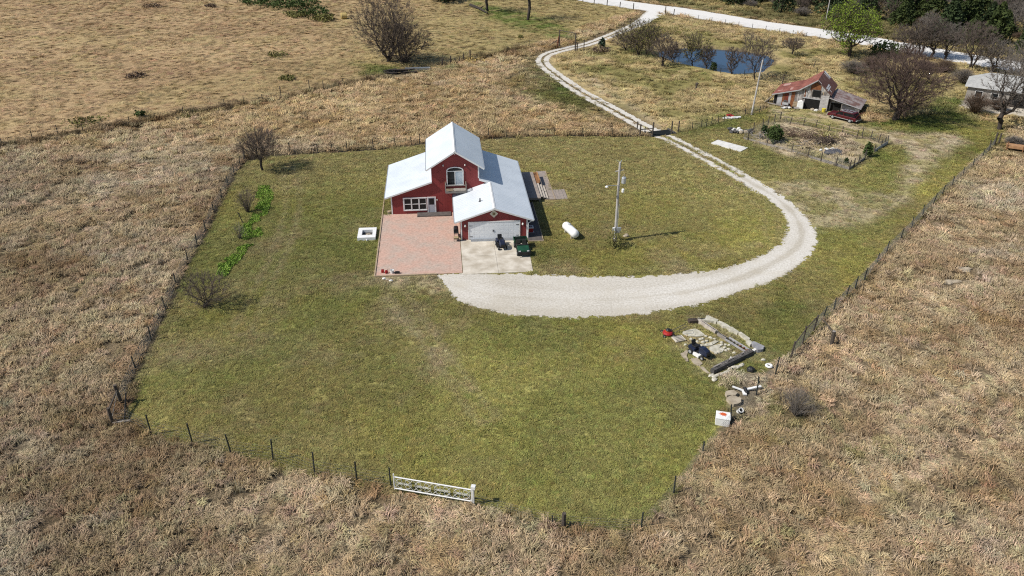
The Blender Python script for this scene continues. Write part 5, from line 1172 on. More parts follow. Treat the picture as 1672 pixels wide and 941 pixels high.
    V2, F2 = tube_edges(N[src], mid, np.full(m_, tw * .5), np.full(m_, tw * .38), 3, g); V3, F3 = tube_edges(mid, end, np.full(m_, tw * .38), np.full(m_, tw * .12), 3, g)
    c = np_mesh('crown', np.concatenate([V1, V2, V3]), np.concatenate([F1, F2 + len(V1), F3 + len(V1) + len(V2)]), twig, o); COL.objects.link(c)
    if leaf:
        c0 = end[g.integers(0, m_, nleaf)] + g.normal(0, lsize * .8, (nleaf, 3)); lm = leaf_quads(c0, lsize, g); f = np_mesh('foliage', lm[0], lm[1], leaf, o); COL.objects.link(f)
    return o
def leaf_quads(c, size, g, flat=0.0):
    n_ = len(c); a = g.normal(0, 1, (n_, 3)); a /= np.linalg.norm(a, axis=1)[:, None]; b = g.normal(0, 1, (n_, 3)); b[:, 2] *= (1 - flat); b -= a * (a * b).sum(1)[:, None]; b /= np.linalg.norm(b, axis=1)[:, None] + 1e-9
    s = size * g.uniform(.5, 1.2, (n_, 1)); a = a * s; b = b * s * .55
    V = np.stack([c - a, c + b, c + a, c - b], 1).reshape(-1, 3); return V, np.arange(4 * n_).reshape(-1, 4)
def bush(name, label, base, H, W, mat, seed, n_=900, size=.22, group=None, cat='bush', conic=0.0, stem=True):
    g = np.random.default_rng(seed); o = thing(name, label, cat, base, 0, group)
    u = g.normal(0, 1, (n_, 3)); u /= np.linalg.norm(u, axis=1)[:, None]; r = g.uniform(.35, 1, (n_, 1)) ** .5
    th = np.arctan2(u[:, 1], u[:, 0]); k = 1 + .22 * np.sin(3 * th + seed) + .16 * np.sin(5 * th + 2 * seed + 4 * u[:, 2])
    c = u * r * k[:, None]; z = (c[:, 2] + 1) / 2
    wd = 1 - conic * np.clip(z, 0, 1)
    c = np.stack([c[:, 0] * W / 2 * wd, c[:, 1] * W / 2 * wd, .08 * H + z * H * .9], 1)
    c[:, 2] += g.normal(0, .05 * H, n_); c[:, 2] = np.maximum(c[:, 2], .05)
    V, Fq = leaf_quads(c, size, g); f = np_mesh('foliage', V, Fq, mat, o); COL.objects.link(f)
    m = MB(); rr = random.Random(seed)
    for k in range(5 if conic < .3 else 1):
        a = rr.uniform(0, 6.28); q = W * .3 if conic < .3 else 0
        m.tube([(0, 0, 0), (math.cos(a) * q * .5, math.sin(a) * q * .5, H * .4), (math.cos(a) * q, math.sin(a) * q, H * .75)], [.03 + .012 * H, .02 + .008 * H, .01], BARK, 5, cap=False)
    m.build('stem', o); return o
def twigbush(name, label, base, H, W, mat, seed, n_=260, tw=.02, group=None, cat='bush'):
    o = thing(name, label, cat, base, 0, group); rr = random.Random(seed); V = []; Fq = []
    m = MB()
    for k in range(n_):
        a = rr.uniform(0, 6.28); e = rr.uniform(0, 1) ** .6; t = Vector((math.cos(a) * e * W / 2, math.sin(a) * e * W / 2, H * rr.uniform(.55, 1) * math.sqrt(max(.1, 1 - .75 * e * e))))
        mid = Vector((t.x * .45 + rr.gauss(0, .06), t.y * .45 + rr.gauss(0, .06), t.z * .62)); pts = [Vector((t.x * .06, t.y * .06, 0)), mid, t]
        (m if k % 14 == 0 else None)
        for w0, qq in ((tw, pts),) + tuple((tw * .6, [mid.lerp(t, rr.uniform(0, .7)), mid.lerp(t, .8) + Vector((rr.gauss(0, W * .07), rr.gauss(0, W * .07), H * .05)), t + Vector((rr.gauss(0, W * .09), rr.gauss(0, W * .09), rr.gauss(0, H * .07)))]) for _ in range(2)):
            b0 = len(V); s = Vector((rr.gauss(0, 1), rr.gauss(0, 1), .2)).normalized()
            for i, p in enumerate(qq):
                w_ = w0 * (1 - .6 * i / 2); V += [tuple(p + s * w_), tuple(p - s * w_)]
            Fq += [(b0, b0 + 1, b0 + 3, b0 + 2), (b0 + 2, b0 + 3, b0 + 5, b0 + 4)]
    c = np_mesh('crown', np.array(V), np.array(Fq), mat, o); COL.objects.link(c)
    for k in range(7): a = rr.uniform(0, 6.28); m.tube([(0, 0, 0), (math.cos(a) * W * .1, math.sin(a) * W * .1, H * .3), (math.cos(a) * W * .25, math.sin(a) * W * .25, H * .6)], [tw * 1.6, tw * 1.2, tw * .6], BARK, 4, cap=False)
    m.build('stem', o); return o
def th(base, top, W_px): p = at(*base); return p, hgt(p, top), W_px / ppm(p)

BROAD = dict(n=900, ntw=7, zb=.10, lobes=.4)
# big bare pair, upper left
p, H_, W_ = th((634, 101), -6, 108); tree('bare_tree', 'big bare tree with forking trunk in the upper left pasture', p, H_, W_, 27, r0=.42, P=dict(BROAD, n=1150, fork=.16), stems=3, tw=.034)
p, H_, W_ = th((660, 102), 42, 92); tree('bare_tree', 'lower spreading bare tree right beside the big forked one', p, H_, W_, 22, r0=.30, P=dict(BROAD, n=900, zb=.04, fork=.10), stems=3, tw=.032)
p = at(797, 19); tree('bare_tree', 'bare tree with short dark trunk at the top edge right of the fallen log', p, 11, 10, 23, r0=.36, P=dict(BROAD, fork=.3, zb=.3, n=500))
p = at(862, 33); tree('bare_tree', 'bare tree with a tall straight dark trunk at the top edge above the drive', p, 13, 11, 24, r0=.36, P=dict(BROAD, fork=.45, zb=.45, n=500))
p = at(727, 3); bush('evergreen_bush', 'dark evergreen bush at the top edge right of the big bare trees', p, 4.2, 9, CEDAR, 31, 1200, .45)
# small trees in the lawn
p, H_, W_ = th((429, 279), 212, 66); tree('bare_tree', 'small round bare tree at the back left corner of the lawn', p, H_, W_, 25, TWIG, 4, .15, dict(n=420, ntw=8, fork=.27, zb=.30, tl=.14, lobes=.2, pl=.6), tw=.016)
p, H_, W_ = th((334, 503), 443, 78); tree('bare_tree', 'small multi-stemmed bare tree at the left lawn fence', p, H_, W_, 26, TWIG, 4, .10, dict(n=230, ntw=6, fork=.10, zb=.10, tl=.12, pl=.5), stems=5, tw=.016)
p, H_, W_ = th((405, 347), 306, 44); twigbush('bare_shrub', 'bare fan-shaped shrub beside the bright green garden strip', p, H_, W_, TWIG, 27, 110, .018)
p, H_, W_ = th((392, 391), 362, 26); twigbush('bare_shrub', 'smallest bare shrub between green garden strip and left fence', p, H_, W_, TWIGGREY, 28, 50, .015)
p = at(397, 365); m = MB(); m.tube([(0, 0, 0), (-.35, 0, 1.3)], .05, POSTWOOD, 6); m.tube([(-.35, 0, 1.3), (-.42, 0, 1.42)], [.06, .03], POSTWOOD, 6); o = m.build('stake'); o.location = p; tag(o, 'leaning dark stake at the edge of the green garden strip', 'stake')
p = at(1003, 404); bush('green_shrub', 'olive green shrub at the foot of the tall utility pole', p, 1.9, 2.2, OLIVE, 32, 520, .12)
p, H_, W_ = th((1298, 678), 632, 66); twigbush('bare_shrub', 'grey bare shrub in the dry pasture right of the rubbish', p, H_, W_, TWIGGREY, 33, 230, .012)
# pond trees
PT = [((1023, 84), 50, 52, 'bare tree leftmost of the pond row beside a green patch', None), ((1042, 92), 26, 62, 'tall budding tree at the left end of the pond', 1), ((1056, 91), 36, 52, 'budding tree with pale leaning stems left of the pond', 1),
      ((1082, 109), 58, 50, 'dark bare tree on the bank at the left pond corner', None), ((1099, 101), 70, 30, 'thin bare tree just right of the dark bank tree', None), ((1130, 109), 56, 44, 'budding tree standing in front of the pond centre', 1),
      ((1153, 113), 78, 30, 'low twiggy tree at the near pond shore', None), ((1194, 124), 78, 26, 'thin two-stemmed tree before the blue water', None), ((1232, 131), 52, 62, 'bare tree at the right end of the pond by the pole', None), ((1293, 91), 60, 36, 'bare tree alone on the slope right of the pond', None)]
for k, (b0, top, wp, lb, bud) in enumerate(PT):
    p, H_, W_ = th(b0, top, wp)
    tree('pond_tree', lb, p, H_, W_, 60 + k, TWIG, 4, .13 if k not in (0, 1, 3) else .2, dict(n=300, ntw=6, fork=.2, zb=.14, tl=.10, lobes=.6), stems=1 if k in (3, 5, 8, 9) else 2 + k % 2, leaf=BUD if bud else None, nleaf=2200, lsize=.11, tw=.036)
p = at(1164, 117); bush('cedar_shrub', 'small dark evergreen shrub at the near pond shore', p, 1.8, 1.7, CEDAR, 35, 500, .2, conic=.5)
p = at(983, 79); bush('cedar_shrub', 'small blue-green cedar in the meadow right of the overhead gate', p, 2.2, 2.1, pm('blue_cedar', (.035, .06, .035), (.02, .035, .02), 1, .9), 36, 600, .2, conic=.6)
p = at(1060, 62); bush('willow_shrub', 'yellow-green willow scrub on the bank between drive and pond', p, 3.2, 6, BUD, 37, 500, .16)
p = at(1095, 58); bush('willow_shrub', 'yellow-green willow scrub along the far shore of the pond', p, 2.2, 7, BUD, 38, 420, .16)
p = at(1136, 146); m = MB(); m.tube([(0, 0, 0), (.1, 0, 1.0)], .16, POSTWOOD, 6); rock(m, (.1, 0, .85), (.3, .25, .4), POSTWOOD, 4); o = m.build('tree_stump'); o.location = p; tag(o, 'small dark stump alone in the meadow below the pond', 'stump')
# bright green tree, big tree, row along the road
p, H_, W_ = th((1386, 95), 6, 82); tree('green_tree', 'bright green leafing tree beside the gravel road', p, H_, W_, 41, TWIG, 4, .34, dict(BROAD, n=700, zb=.22, fork=.24, lobes=.5), leaf=LEAFBRIGHT, nleaf=9000, lsize=.17, tw=.03)
p = at(1398, 92); bush('green_shrub', 'dark green shrub right of the bright green tree trunk', p + Vector((6, 0, 0)), 3.0, 6.5, BUSHG, 42, 900, .3)
p, H_, W_ = th((1460, 197), 74, 138); tree('bare_tree', 'large spreading bare tree with reddish twigs right of the barn', p, H_, W_, 43, TWIGRED, 5, .48, dict(BROAD, n=1500, ntw=8, zb=.06, fork=.16), tw=.032)
ROW = [((1482, 92), 34, 60, 'bare tree leftmost of the row along the gravel road'), ((1503, 93), 26, 56, 'bare tree second from the left in the row along the gravel road'), ((1519, 95), 30, 48, 'bare tree third from the left in the row along the gravel road'), ((1543, 97), 34, 44, 'dark bare tree fourth from the left in the row along the road'), ((1584, 114), 38, 70, 'dark crooked bare tree before the road above the brown brush'), ((1620, 120), 62, 54, 'grey bare tree behind the left side of the grey house')]
for k, (b0, top, wp, lb) in enumerate(ROW):
    p, H_, W_ = th(b0, top, wp); tree('bare_tree', lb, p, H_, W_, 80 + k, TWIGGREY if k % 2 else TWIG, 4, .25, dict(BROAD, n=600, zb=.2), stems=1 + (k in (0, 1, 4)), tw=.036)
p, H_, W_ = th((1631, 212), 74, 88); tree('bare_tree', 'twisted grey bare tree before the grey-roofed house', p, H_, W_, 88, TWIGGREY, 4, .34, dict(BROAD, n=520, wig=.11, zb=.2), tw=.034, lean=(.12, 0))
p, H_, W_ = th((1668, 150), 66, 70); tree('bare_tree', 'pale bare tree at the right edge beside the grey roof', p, H_, W_, 89, TWIGGREY, 4, .28, dict(BROAD, kids=[5, 5, 5, 4], trunk=.6), tw=.032)
p, H_, W_ = th((1690, 215), 92, 80); tree('bare_tree', 'bare tree just past the right frame edge behind the hay rack', p, H_, W_, 90, TWIGGREY, 4, .28, dict(BROAD, kids=[5, 5, 5, 4], trunk=.6), tw=.032)
for k, (b0, top, wp, mt, lb) in enumerate((((1392, 121), 97, 48, TWIGGREY, 'grey brush thicket behind the barn roof'), ((1420, 112), 92, 40, BRUSHBROWN, 'brown brush right of the grey thicket behind the barn'), ((1572, 136), 112, 46, TWIGGREY, 'grey brush at the foot of the crooked roadside tree'), ((1590, 186), 150, 50, BRUSHBROWN, 'tall brown brush left of the grey house yard'), ((1540, 118), 96, 46, BRUSHBROWN, 'brown brush between the big tree and the road'), ((1510, 116), 98, 40, TWIGRED, 'reddish brush behind the big bare tree crown'), ((1628, 180), 160, 40, BRUSHBROWN, 'brown brush before the grey house wall'), ((1655, 238), 222, 34, TWIGGREY, 'dark brush on the hay rack at the right edge'))):
    p, H_, W_ = th(b0, top, wp); twigbush('brush_thicket', lb, p, H_, W_, mt, 120 + k, 420, .03)
p, H_, W_ = th((1263, 232), 206, 30); bush('cedar_shrub', 'larger bushy green cedar at the left end of the garden pen', p, H_, W_, BUSHG, 45, 1100, .2, conic=.35)
p, H_, W_ = th((1247, 222), 206, 16); bush('cedar_shrub', 'small dark cedar behind the larger one in the garden pen', p, H_, W_, CEDAR, 46, 500, .18, conic=.4)
p, H_, W_ = th((1415, 257), 233, 18); bush('cedar_shrub', 'dark green cedar at the right side of the garden pen', p, H_, W_, BUSHG, 47, 800, .17, conic=.45)
p, H_, W_ = th((1381, 268), 258, 8); bush('cedar_shrub', 'tiny dark shrub inside the near corner of the garden pen', p, H_, W_, CEDAR, 48, 300, .12, conic=.4)
# upper left pasture bushes
for k, (x, y, h_, w_) in enumerate(((418, 6, 1.8, 9), (445, 10, 2.2, 10), (470, 14, 2.4, 10), (498, 12, 2.2, 9), (515, 24, 1.8, 8), (528, 34, 1.5, 6), (485, 27, 1.2, 6))):
    bush('green_bush', 'low green bush in the thicket at the top of the left pasture', at(x, y), h_, w_, BUSHG if k < 5 else OLIVE, 50 + k, 700, .3, group='green thicket in the upper left pasture')
for k, (x, y, h_, w_, mt, lb) in enumerate(((230, 192, 1.1, 1.6, BUSHG, 'small green weed clump at the upper left field fence'), (452, 92, .9, 4.5, OLIVE, 'low olive clump in the middle of the upper left pasture'), (222, 126, .7, 4, BRUSHBROWN, 'low brown clump left of centre in the upper left pasture'), (250, 12, .9, 5, BRUSHBROWN, 'low brown clump at the top of the left pasture'), (345, 12, .9, 3, BRUSHBROWN, 'low brown clump near the top between two others'), (470, 130, .7, 3, OLIVE, 'pale olive weed ring close to the field fence'), (140, 200, .45, 6, OLIVE, 'long olive weed patch along the field fence at the left'), (312, 188, .6, 5, OLIVE, 'olive weed patch along the field fence left of centre'), (772, 102, .8, 4.5, HAY, 'pale straw mound beside the thick fence posts'), (980, 86, 1.2, 4, BRUSHBROWN, 'brown weeds below the small cedar by the drive'), (850, 62, .5, 1, OLIVE, 'dark weed tuft on the slope left of the overhead gate'))):
    bush('weed_clump', lb, at(x, y), h_, w_, mt, 150 + k, 300, .22, cat='weeds')
# wood beyond the road
prot_c = []
def cedar(seed, H, W, mat):
    g = np.random.default_rng(seed); o = thing('cedar_tree', 'dark cedar', 'tree'); n_ = 1500
    z = g.uniform(0, 1, n_) ** .85; a = g.uniform(0, 6.28, n_); lob = 1 + .28 * np.sin(3 * a + 7 * z + seed) + .18 * np.sin(5 * a - 11 * z)
    r = (1 - z) ** .75 * lob * g.uniform(.45, 1.05, n_) ** .6 * W / 2 + .1
    c = np.stack([r * np.cos(a), r * np.sin(a), .06 * H + z * H * .94], 1); V, Fq = leaf_quads(c, .42, g, .3); f = np_mesh('crown', V, Fq, mat, o); COL.objects.link(f)
    m = MB(); m.tube([(0, 0, 0), (0, 0, H * .5), (0, 0, H * .9)], [.22, .14, .03], BARK, 6); m.build('trunk', o); return o
for s in range(4): prot_c.append(cedar(400 + s, (8, 9.5, 7, 8.5)[s], (6.0, 6.5, 7, 5.5)[s], (CEDAR, CEDAR, CEDAR2, CEDAR2)[s]))
prot_b = [tree('brush_tree', 'bare brush', Vector((0, 0, 0)), 6.0 + s, 6.0, 420 + s, (TWIGGREY, TWIG, TWIGGREY)[s], 4, .14, dict(n=260, ntw=6, zb=.08, fork=.1), stems=3, tw=.05) for s in range(3)]
prot_s = [twigbush('brush_thicket', 'brush', Vector((0, 0, 0)), 2.2, 5.0, (BRUSHBROWN, TWIGGREY)[s], 430 + s, 300, .035) for s in range(2)]
WREG = wpoly([(1140, 0), (1280, 23), (1370, 36), (1450, 50), (1560, 74), (1672, 90), (1800, 108), (1900, -30), (1500, -70), (1150, -42)])
rr = random.Random(99); pl = []; tries = 0
lo_, hi_ = WREG.min(0), WREG.max(0)
while len(pl) < 330 and tries < 40000:
    tries += 1; x, y = rr.uniform(lo_[0], hi_[0]), rr.uniform(lo_[1], hi_[1])
    sdv = float(sdist(WREG, np.array([x]), np.array([y]))[0])
    if sdv < 0: continue
    if any((x - a) ** 2 + (y - b2) ** 2 < 3.3 ** 2 for a, b2, _ in pl): continue
    qx, qy = proj(x, y, 0); 
    if qx > 1745 or qy < -58: continue
    rd = float(ldist(ROAD_C, np.array([x]), np.array([y]))[0])
    pl.append((x, y, rd))
used = set()
for x, y, rd in pl:
    u = rr.random(); q = rr.random(); right = x > 95
    den = vnoise(np.array([x]), np.array([y]), 22, 61)[0]
    if rd < 12.5 or u < .24: src, lb, gp = prot_s[int(q * 2)], 'low grey-brown brush thicket between the road and the cedars', 'brush thickets beyond the gravel road'
    elif u < .36 + .45 * (1 - den): src, lb, gp = prot_b[int(q * 3)], 'bare grey brush tree in the wood beyond the gravel road', 'bare trees in the wood beyond the road'
    else:
        i = (2 + int(q * 2)) if right and rr.random() < .6 else int(q * 4) % 2; src = prot_c[i]
        lb, gp = (('dark green cedar in the wood beyond the gravel road', 'dark cedars beyond the road') if i < 2 else ('olive green cedar in the wood beyond the gravel road', 'olive cedars beyond the road'))
    sc = rr.uniform(.7, 1.2)
    if src.name not in used:
        used.add(src.name); src.location = (x, y, 0); src['label'] = lb; src['group'] = gp
    else: copy_tree(src, (x, y, 0), rr.uniform(0, 6.28), (sc, sc, sc * rr.uniform(.85, 1.15)), lb, gp)
for o in prot_c + prot_b + prot_s:
    if o.name not in used: o.location = (150, 260, 0)
# bright garden strip: leafy ground cover
g = np.random.default_rng(5); lo_, hi_ = HEDGE.min(0), HEDGE.max(0)
q = np.stack([g.uniform(lo_[0], hi_[0], 34000), g.uniform(lo_[1], hi_[1], 34000)], 1); dd = sdist(HEDGE, *warp(q[:, 0], q[:, 1], .7, 2.5, 4)); keep = (dd > 0) & (fbm(q[:, 0], q[:, 1], 1.6, 12, 2) > .36); q = q[keep]
hh = .05 + .24 * fbm(q[:, 0], q[:, 1], 1.4, 14, 2)
c = np.stack([q[:, 0], q[:, 1], hh * g.uniform(.3, 1, len(q))], 1); V, Fq = leaf_quads(c, .11, g)
f = np_mesh('garden_plants', V, Fq, pm('lettuce_green', (.13, .22, .03), (.24, .36, .05), 2.2, .8)); COL.objects.link(f); tag(f, 'bright green leafy garden strip along the left fence of the lawn', 'plants', kind='stuff')
# ------------------------------------------------------------------ fences
def fence(name, label, line, posts, H=1.3, wires=5, post='t', wood_at=(), pr=.05, mesh=True, zoff=0, wmat=WIRE, cat='fence', jig=.04, wr=.011):
    """line: pixel polyline of the fence foot; posts: pixel feet of the posts"""
    L = [at(*p) for p in line]; t = thing(name, label, cat, L[0]); o0 = L[0]; rr = random.Random(len(line) * 13 + len(posts))
    for k, q in enumerate(posts):
        p = at(*q[:2]) - o0; h = q[2] if len(q) > 2 else H; big = len(q) > 3
        m = MB(); tp = p + Vector((rr.gauss(0, jig) * h, rr.gauss(0, jig) * h, h))
        if big: m.tube([p - Vector((0, 0, .1)), tp], [q[3], q[3] * .9], POSTWOOD, 8)
        elif post == 't':
            m.bar(p - Vector((0, 0, .1)), tp, .10, .04, TPOST); m.bar(p - Vector((0, 0, .1)), tp, .036, .10, TPOST)
        else: m.tube([p - Vector((0, 0, .1)), tp], [pr, pr * .9], POSTWOOD, 7)
        m.build('post', t)
    if wires:
        m = MB()
        for i in range(len(L) - 1):
            a, b = L[i] - o0, L[i + 1] - o0
            for w_ in range(wires):
                z = .10 + (H - .2) * w_ / (wires - 1); m.bar(a + Vector((0, 0, z)), b + Vector((0, 0, z)), wr, wr, wmat)
            if mesh:
                n_ = int((b - a).length / .45)
                for j in range(n_):
                    p = a.lerp(b, (j + .5) / n_); m.bar(p + Vector((0, 0, .1)), p + Vector((0, 0, H - .1)), wr * .8, wr * .8, wmat)
        m.build('wire', t)
    return t
left = [(199, 660), (222, 604), (247, 556), (271, 506), (288, 467), (307, 429), (322, 401), (336, 379), (349, 348), (362, 326), (373, 304), (383, 285), (392, 272), (400, 262)]
fence('wire_fence', 'steel post wire fence along the left side of the lawn', left, [(199, 660, 1.9, .14)] + [(x, y, 1.45) for x, y in left[1:-1]] + [(400, 262, 1.7, .11)], 1.25, wr=.016)
bot = [(183, 692), (211, 692), (247.6, 710.5), (314.6, 725), (378, 743), (446, 752.6), (514, 775.5), (583, 787.7), (638.7, 798)]
t = fence('wire_fence', 'wire fence with dark posts along the bottom of the lawn left of the white gate', bot, [(184, 692, 1.5, .13)] + [(x, y, 1.95) for x, y in bot[2:]], 1.4, wr=.009)
a = at(199, 660) - at(183, 692); m = MB(); m.bar((0, 0, 1.2), a + Vector((0, 0, 1.45)), .09, .09, POSTWOOD); m.bar((0, 0, .25), a + Vector((0, 0, 1.4)), .025, .025, WIRE); m.bar((.1, -.05, .12), (1.4, .1, .2), .18, .18, GREYWOOD); m.bar(Vector((.9, .1, .1)), a + Vector((.4, .3, .9)), .08, .08, POSTWOOD); m.build('corner_brace', t)
br = [(776, 826), (850, 846), (920, 861), (985, 866), (1046, 867)]
fence('wire_fence', 'wire fence along the bottom of the lawn right of the white gate', br, [(920, 861, 1.25, .15), (1046, 866, 1.5), (902, 860, .9), (930, 862, .6)], 1.1, wr=.009)
rl = [(1046, 867), (1072, 838), (1100, 806), (1150, 740), (1195, 690), (1235, 645), (1266, 611), (1291, 586)]
fence('wire_fence', 'sagging fence along the lower right edge of the lawn past the rubbish', rl, [(1100, 806, 1.5), (1147, 742, 1.2), (1193, 688, 1.6), (1235, 645, 1.75), (1266, 611, 1.75)], 1.2, wr=.010)
rb = [(1291, 586), (1310, 562), (1328, 541), (1343, 523), (1361, 509), (1381, 487), (1396, 472), (1411, 458), (1431, 434), (1447, 414), (1470, 392), (1488, 374), (1506, 353), (1524, 333), (1538, 319), (1554, 305), (1571, 289), (1587, 275), (1603, 260), (1614, 248), (1623, 238)]
t = fence('woven_fence', 'woven wire fence along the right side of the lawn up to the trees', rb, [(1291, 586, 1.8, .08), (1310, 562, 1.9, .08), (1328, 541, 1.75, .08)] + [(x, y, 1.45) for x, y in rb[3:-2]] + [(1614, 248, 1.7, .1), (1623, 238, 2.0, .14), (1630, 236, 1.7, .13)], 1.3, wires=7, wr=.021)
o0 = at(1291, 586)
m = MB(); p0, p1, p2_ = Vector((0, 0, 1.35)), at(1310, 562) - o0 + Vector((0, 0, 1.5)), at(1328, 541) - o0 + Vector((0, 0, 1.45)); m.tube([p0, p1, p2_], .05, POSTWOOD, 6); m.build('brace_rail', t)
p = at(1358, 562); t = thing('brace_post', 'short thick post with a bent pipe arm in the dry grass right of the fence', 'post', p)
m = MB(); m.tube([(0, 0, 0), (-.05, 0, 1.35)], [.17, .16], POSTWOOD, 9); m.lathe((-.05, 0, 1.352), [(.16, 0), (.12, .02)], GREYWOOD, 9); m.build('post', t)
q = at(1338, 534) - p; m = MB(); m.tube([(-.1, .05, 1.0), q * .6 + Vector((0, 0, 1.1)), q + Vector((0, 0, .9))], .045, POSTWOOD, 6); m.build('pipe_arm', t)
back = [(400, 262), (440, 255), (474, 252), (519, 250), (543, 248.7), (567, 248), (610, 245), (646, 240), (685, 236), (740, 231), (798, 227), (827, 225), (870, 223), (920, 222.5), (980, 223), (1044, 223)]
fence('wire_fence', 'wire fence along the back of the lawn behind the red house', back, [(474, 252, 1.7), (519, 250, 1.3), (543, 248.7, 1.6), (567, 248, 1.6), (610, 245, 1.7, .08), (646, 239.5, 1.5), (672, 238, 1.4), (685, 235.5, 1.6), (798, 227, 1.7), (827, 225, 1.6), (862, 223.5, 1.3), (905, 222.5, 1.3), (950, 222.5, 1.3), (1000, 223, 1.3), (1044.5, 223, 1.9, .13)], 1.3, wires=6, wr=.016, wmat=pm('dark_fence_wire', (.05, .05, .045), (.035, .035, .03), 6, .8))
t = fence('gate_posts', 'dark timber gate posts and rail where the drive enters the lawn', [(1038, 214), (1065, 223)], [(1040, 213, 1.4, .1), (1053, 219, 1.2), (1065, 223, 2.2, .13), (1096, 219.5, 2.0, .12), (1107, 216.5, 1.8, .1)], 1.2, wires=0, cat='gate posts')
o0 = at(1038, 214); m = MB(); m.bar(at(1045, 223) - o0 + Vector((0, 0, 1.1)), at(1064, 222) - o0 + Vector((0, 0, 1.15)), .1, .1, POSTWOOD); m.build('rail', t)
a, b2 = at(1064, 223.5), at(1101, 219); d = (b2 - a).normalized(); L = (b2 - a).length
cg = thing('cattle_guard', 'dark cattle guard grid laid across the gravel drive between the gate posts', 'cattle guard', a, math.atan2(d.y, d.x))
m = MB(); m.bx(0, L, -.2, 2.0, .0, .035, DARK); m.build('pit', cg)
m = MB()
for k in range(8): m.tube([(0, -.1 + .28 * k, .12), (L, -.1 + .28 * k, .12)], .05, TPOST, 6)
m.build('bars', cg)
m = MB(); m.bx(-.15, 0, -.3, 2.1, 0, .3, DARKSTONE); m.bx(L, L + .15, -.3, 2.1, 0, .3, DARKSTONE); m.build('side_walls', cg)
fence('wire_fence', 'wire fence from the cattle guard along green grass to the barn pole', [(1107, 216.5), (1130, 213), (1145, 210), (1162, 205), (1190, 197), (1227, 188), (1250, 180)], [(1130, 213, 1.3), (1144.6, 210, 1.3), (1153, 208, 1.3), (1162, 205, 1.4), (1173, 202, 1.3), (1182, 199.5, 1.2), (1216, 190.5, 1.4), (1240, 184, 1.2)], 1.2, wires=4, wr=.012)
fl_ = [(-60, 252), (0, 238), (55, 231), (95, 221), (150, 213), (212, 206), (300, 187), (367, 177), (398, 170), (459, 160.5), (506, 149), (560, 139), (640, 123), (690, 111), (722, 108)]
fence('field_fence', 'long wire fence across the dry pasture in the upper left', fl_, [(4, 237, 1.9), (55, 231, 1.7), (95, 220, 1.5), (136, 215, 1.4), (212, 206, 1.5), (255, 197, 1.2), (300, 187, 1.3), (367, 177, 1.5), (398, 170, 1.4), (430, 165, 1.2), (459, 160.5, 2.0, .09), (506, 149, 1.9, .08), (528, 144, 1.4), (560, 139, 1.3), (600, 131, 1.2)], 1.2, wires=5, wr=.016)
fl2 = [(722, 108), (736, 104.6), (750, 102), (768, 96), (800, 91), (835, 82), (865, 74), (905, 78)]
fence('field_fence', 'fence with thick dark posts between the big bare tree and the overhead gate', fl2, [(722, 108, 1.5, .16), (736, 104.6, 1.6, .16), (743, 103, 1.0, .1), (750, 102, 1.1, .1), (757, 101.5, 1.7, .13), (768, 96.5, 1.8, .14), (828, 84, 1.2), (848, 79, 1.1), (865, 74, 1.1)], 1.1, wires=4, mesh=False, wr=.018)
# overhead entrance gate
a, b2 = at(913, 78), at(939, 84); d = b2 - a; o = thing('overhead_gate', 'tall overhead pole gateway spanning the gravel drive', 'gateway', a); h1 = hgt(a, 49); h2_ = hgt(b2, 54)
for nm, pts, r_ in (('post', [(0, 0, 0), (0, 0, h1)], .13), ('post', [tuple(d), (d.x, d.y, h2_)], .15), ('crossbar', [(0, 0, h1 - .1), (d.x, d.y, h2_ - .1)], .08)):
    m = MB(); m.tube(pts, r_, POSTWOOD, 7); m.build(nm, o)
q = at(909.5, 78) - a; m = MB(); m.tube([q, (q.x * .3, q.y * .3, 2.4)], .12, pm('red_brown_post', (.16, .05, .03), (.11, .035, .022), 4, .9), 7); m.tube([q + Vector((-2.2, .6, 0)), (q.x, q.y, 1.6)], .09, POSTWOOD, 6); m.build('brace', o)
q = at(942, 85) - a; m = MB(); m.tube([q, q + Vector((0, 0, 1.9))], .14, POSTWOOD, 7); m.build('post', o)
q = at(953, 86) - a; m = MB(); m.tube([q, q + Vector((0, 0, 2.6))], .10, POSTWOOD, 7); m.build('post', o)
m = MB(); m.bar(at(942, 85) - a + Vector((0, 0, 1.2)), at(953, 86) - a + Vector((0, 0, 1.2)), .04, .04, WIRE); m.build('wire', o)
fence('road_fence', 'fence posts along the near verge of the gravel road at the top', [(930, -1), (970, 6), (1012, 12.5), (1042, 18)], [(951.5, 3.5, 1.6, .12), (970, 6, 1.5, .11), (991, 9.5, 1.8, .13), (1012, 12.6, 1.5, .12), (1034, 16, 1.7, .13)], 1.2, wires=4, mesh=False, wr=.02)
fence('road_fence', 'fence along the near verge of the gravel road above the pond', [(1086, 24), (1140, 32), (1200, 43), (1280, 55), (1360, 68)], [(1086, 23.5, 2.0, .13), (1099.7, 25.5, 1.6, .12)] + [(1118 + 22 * k, 29 + 3.6 * k, 1.2) for k in range(11)], 1.1, wires=4, mesh=False, wr=.016)
fence('meadow_fence', 'scattered posts of a fence between pond and barn', [(1150, 116), (1176, 122), (1215, 126), (1277, 139)], [(1176, 122.5, 1.3), (1215, 126.5, 1.5), (1277, 139, 2.0, .12), (1108, 103, 1.1), (1328, 112, 1.5, .1), (1333, 122, 1.2)], 1.1, wires=3, mesh=False)
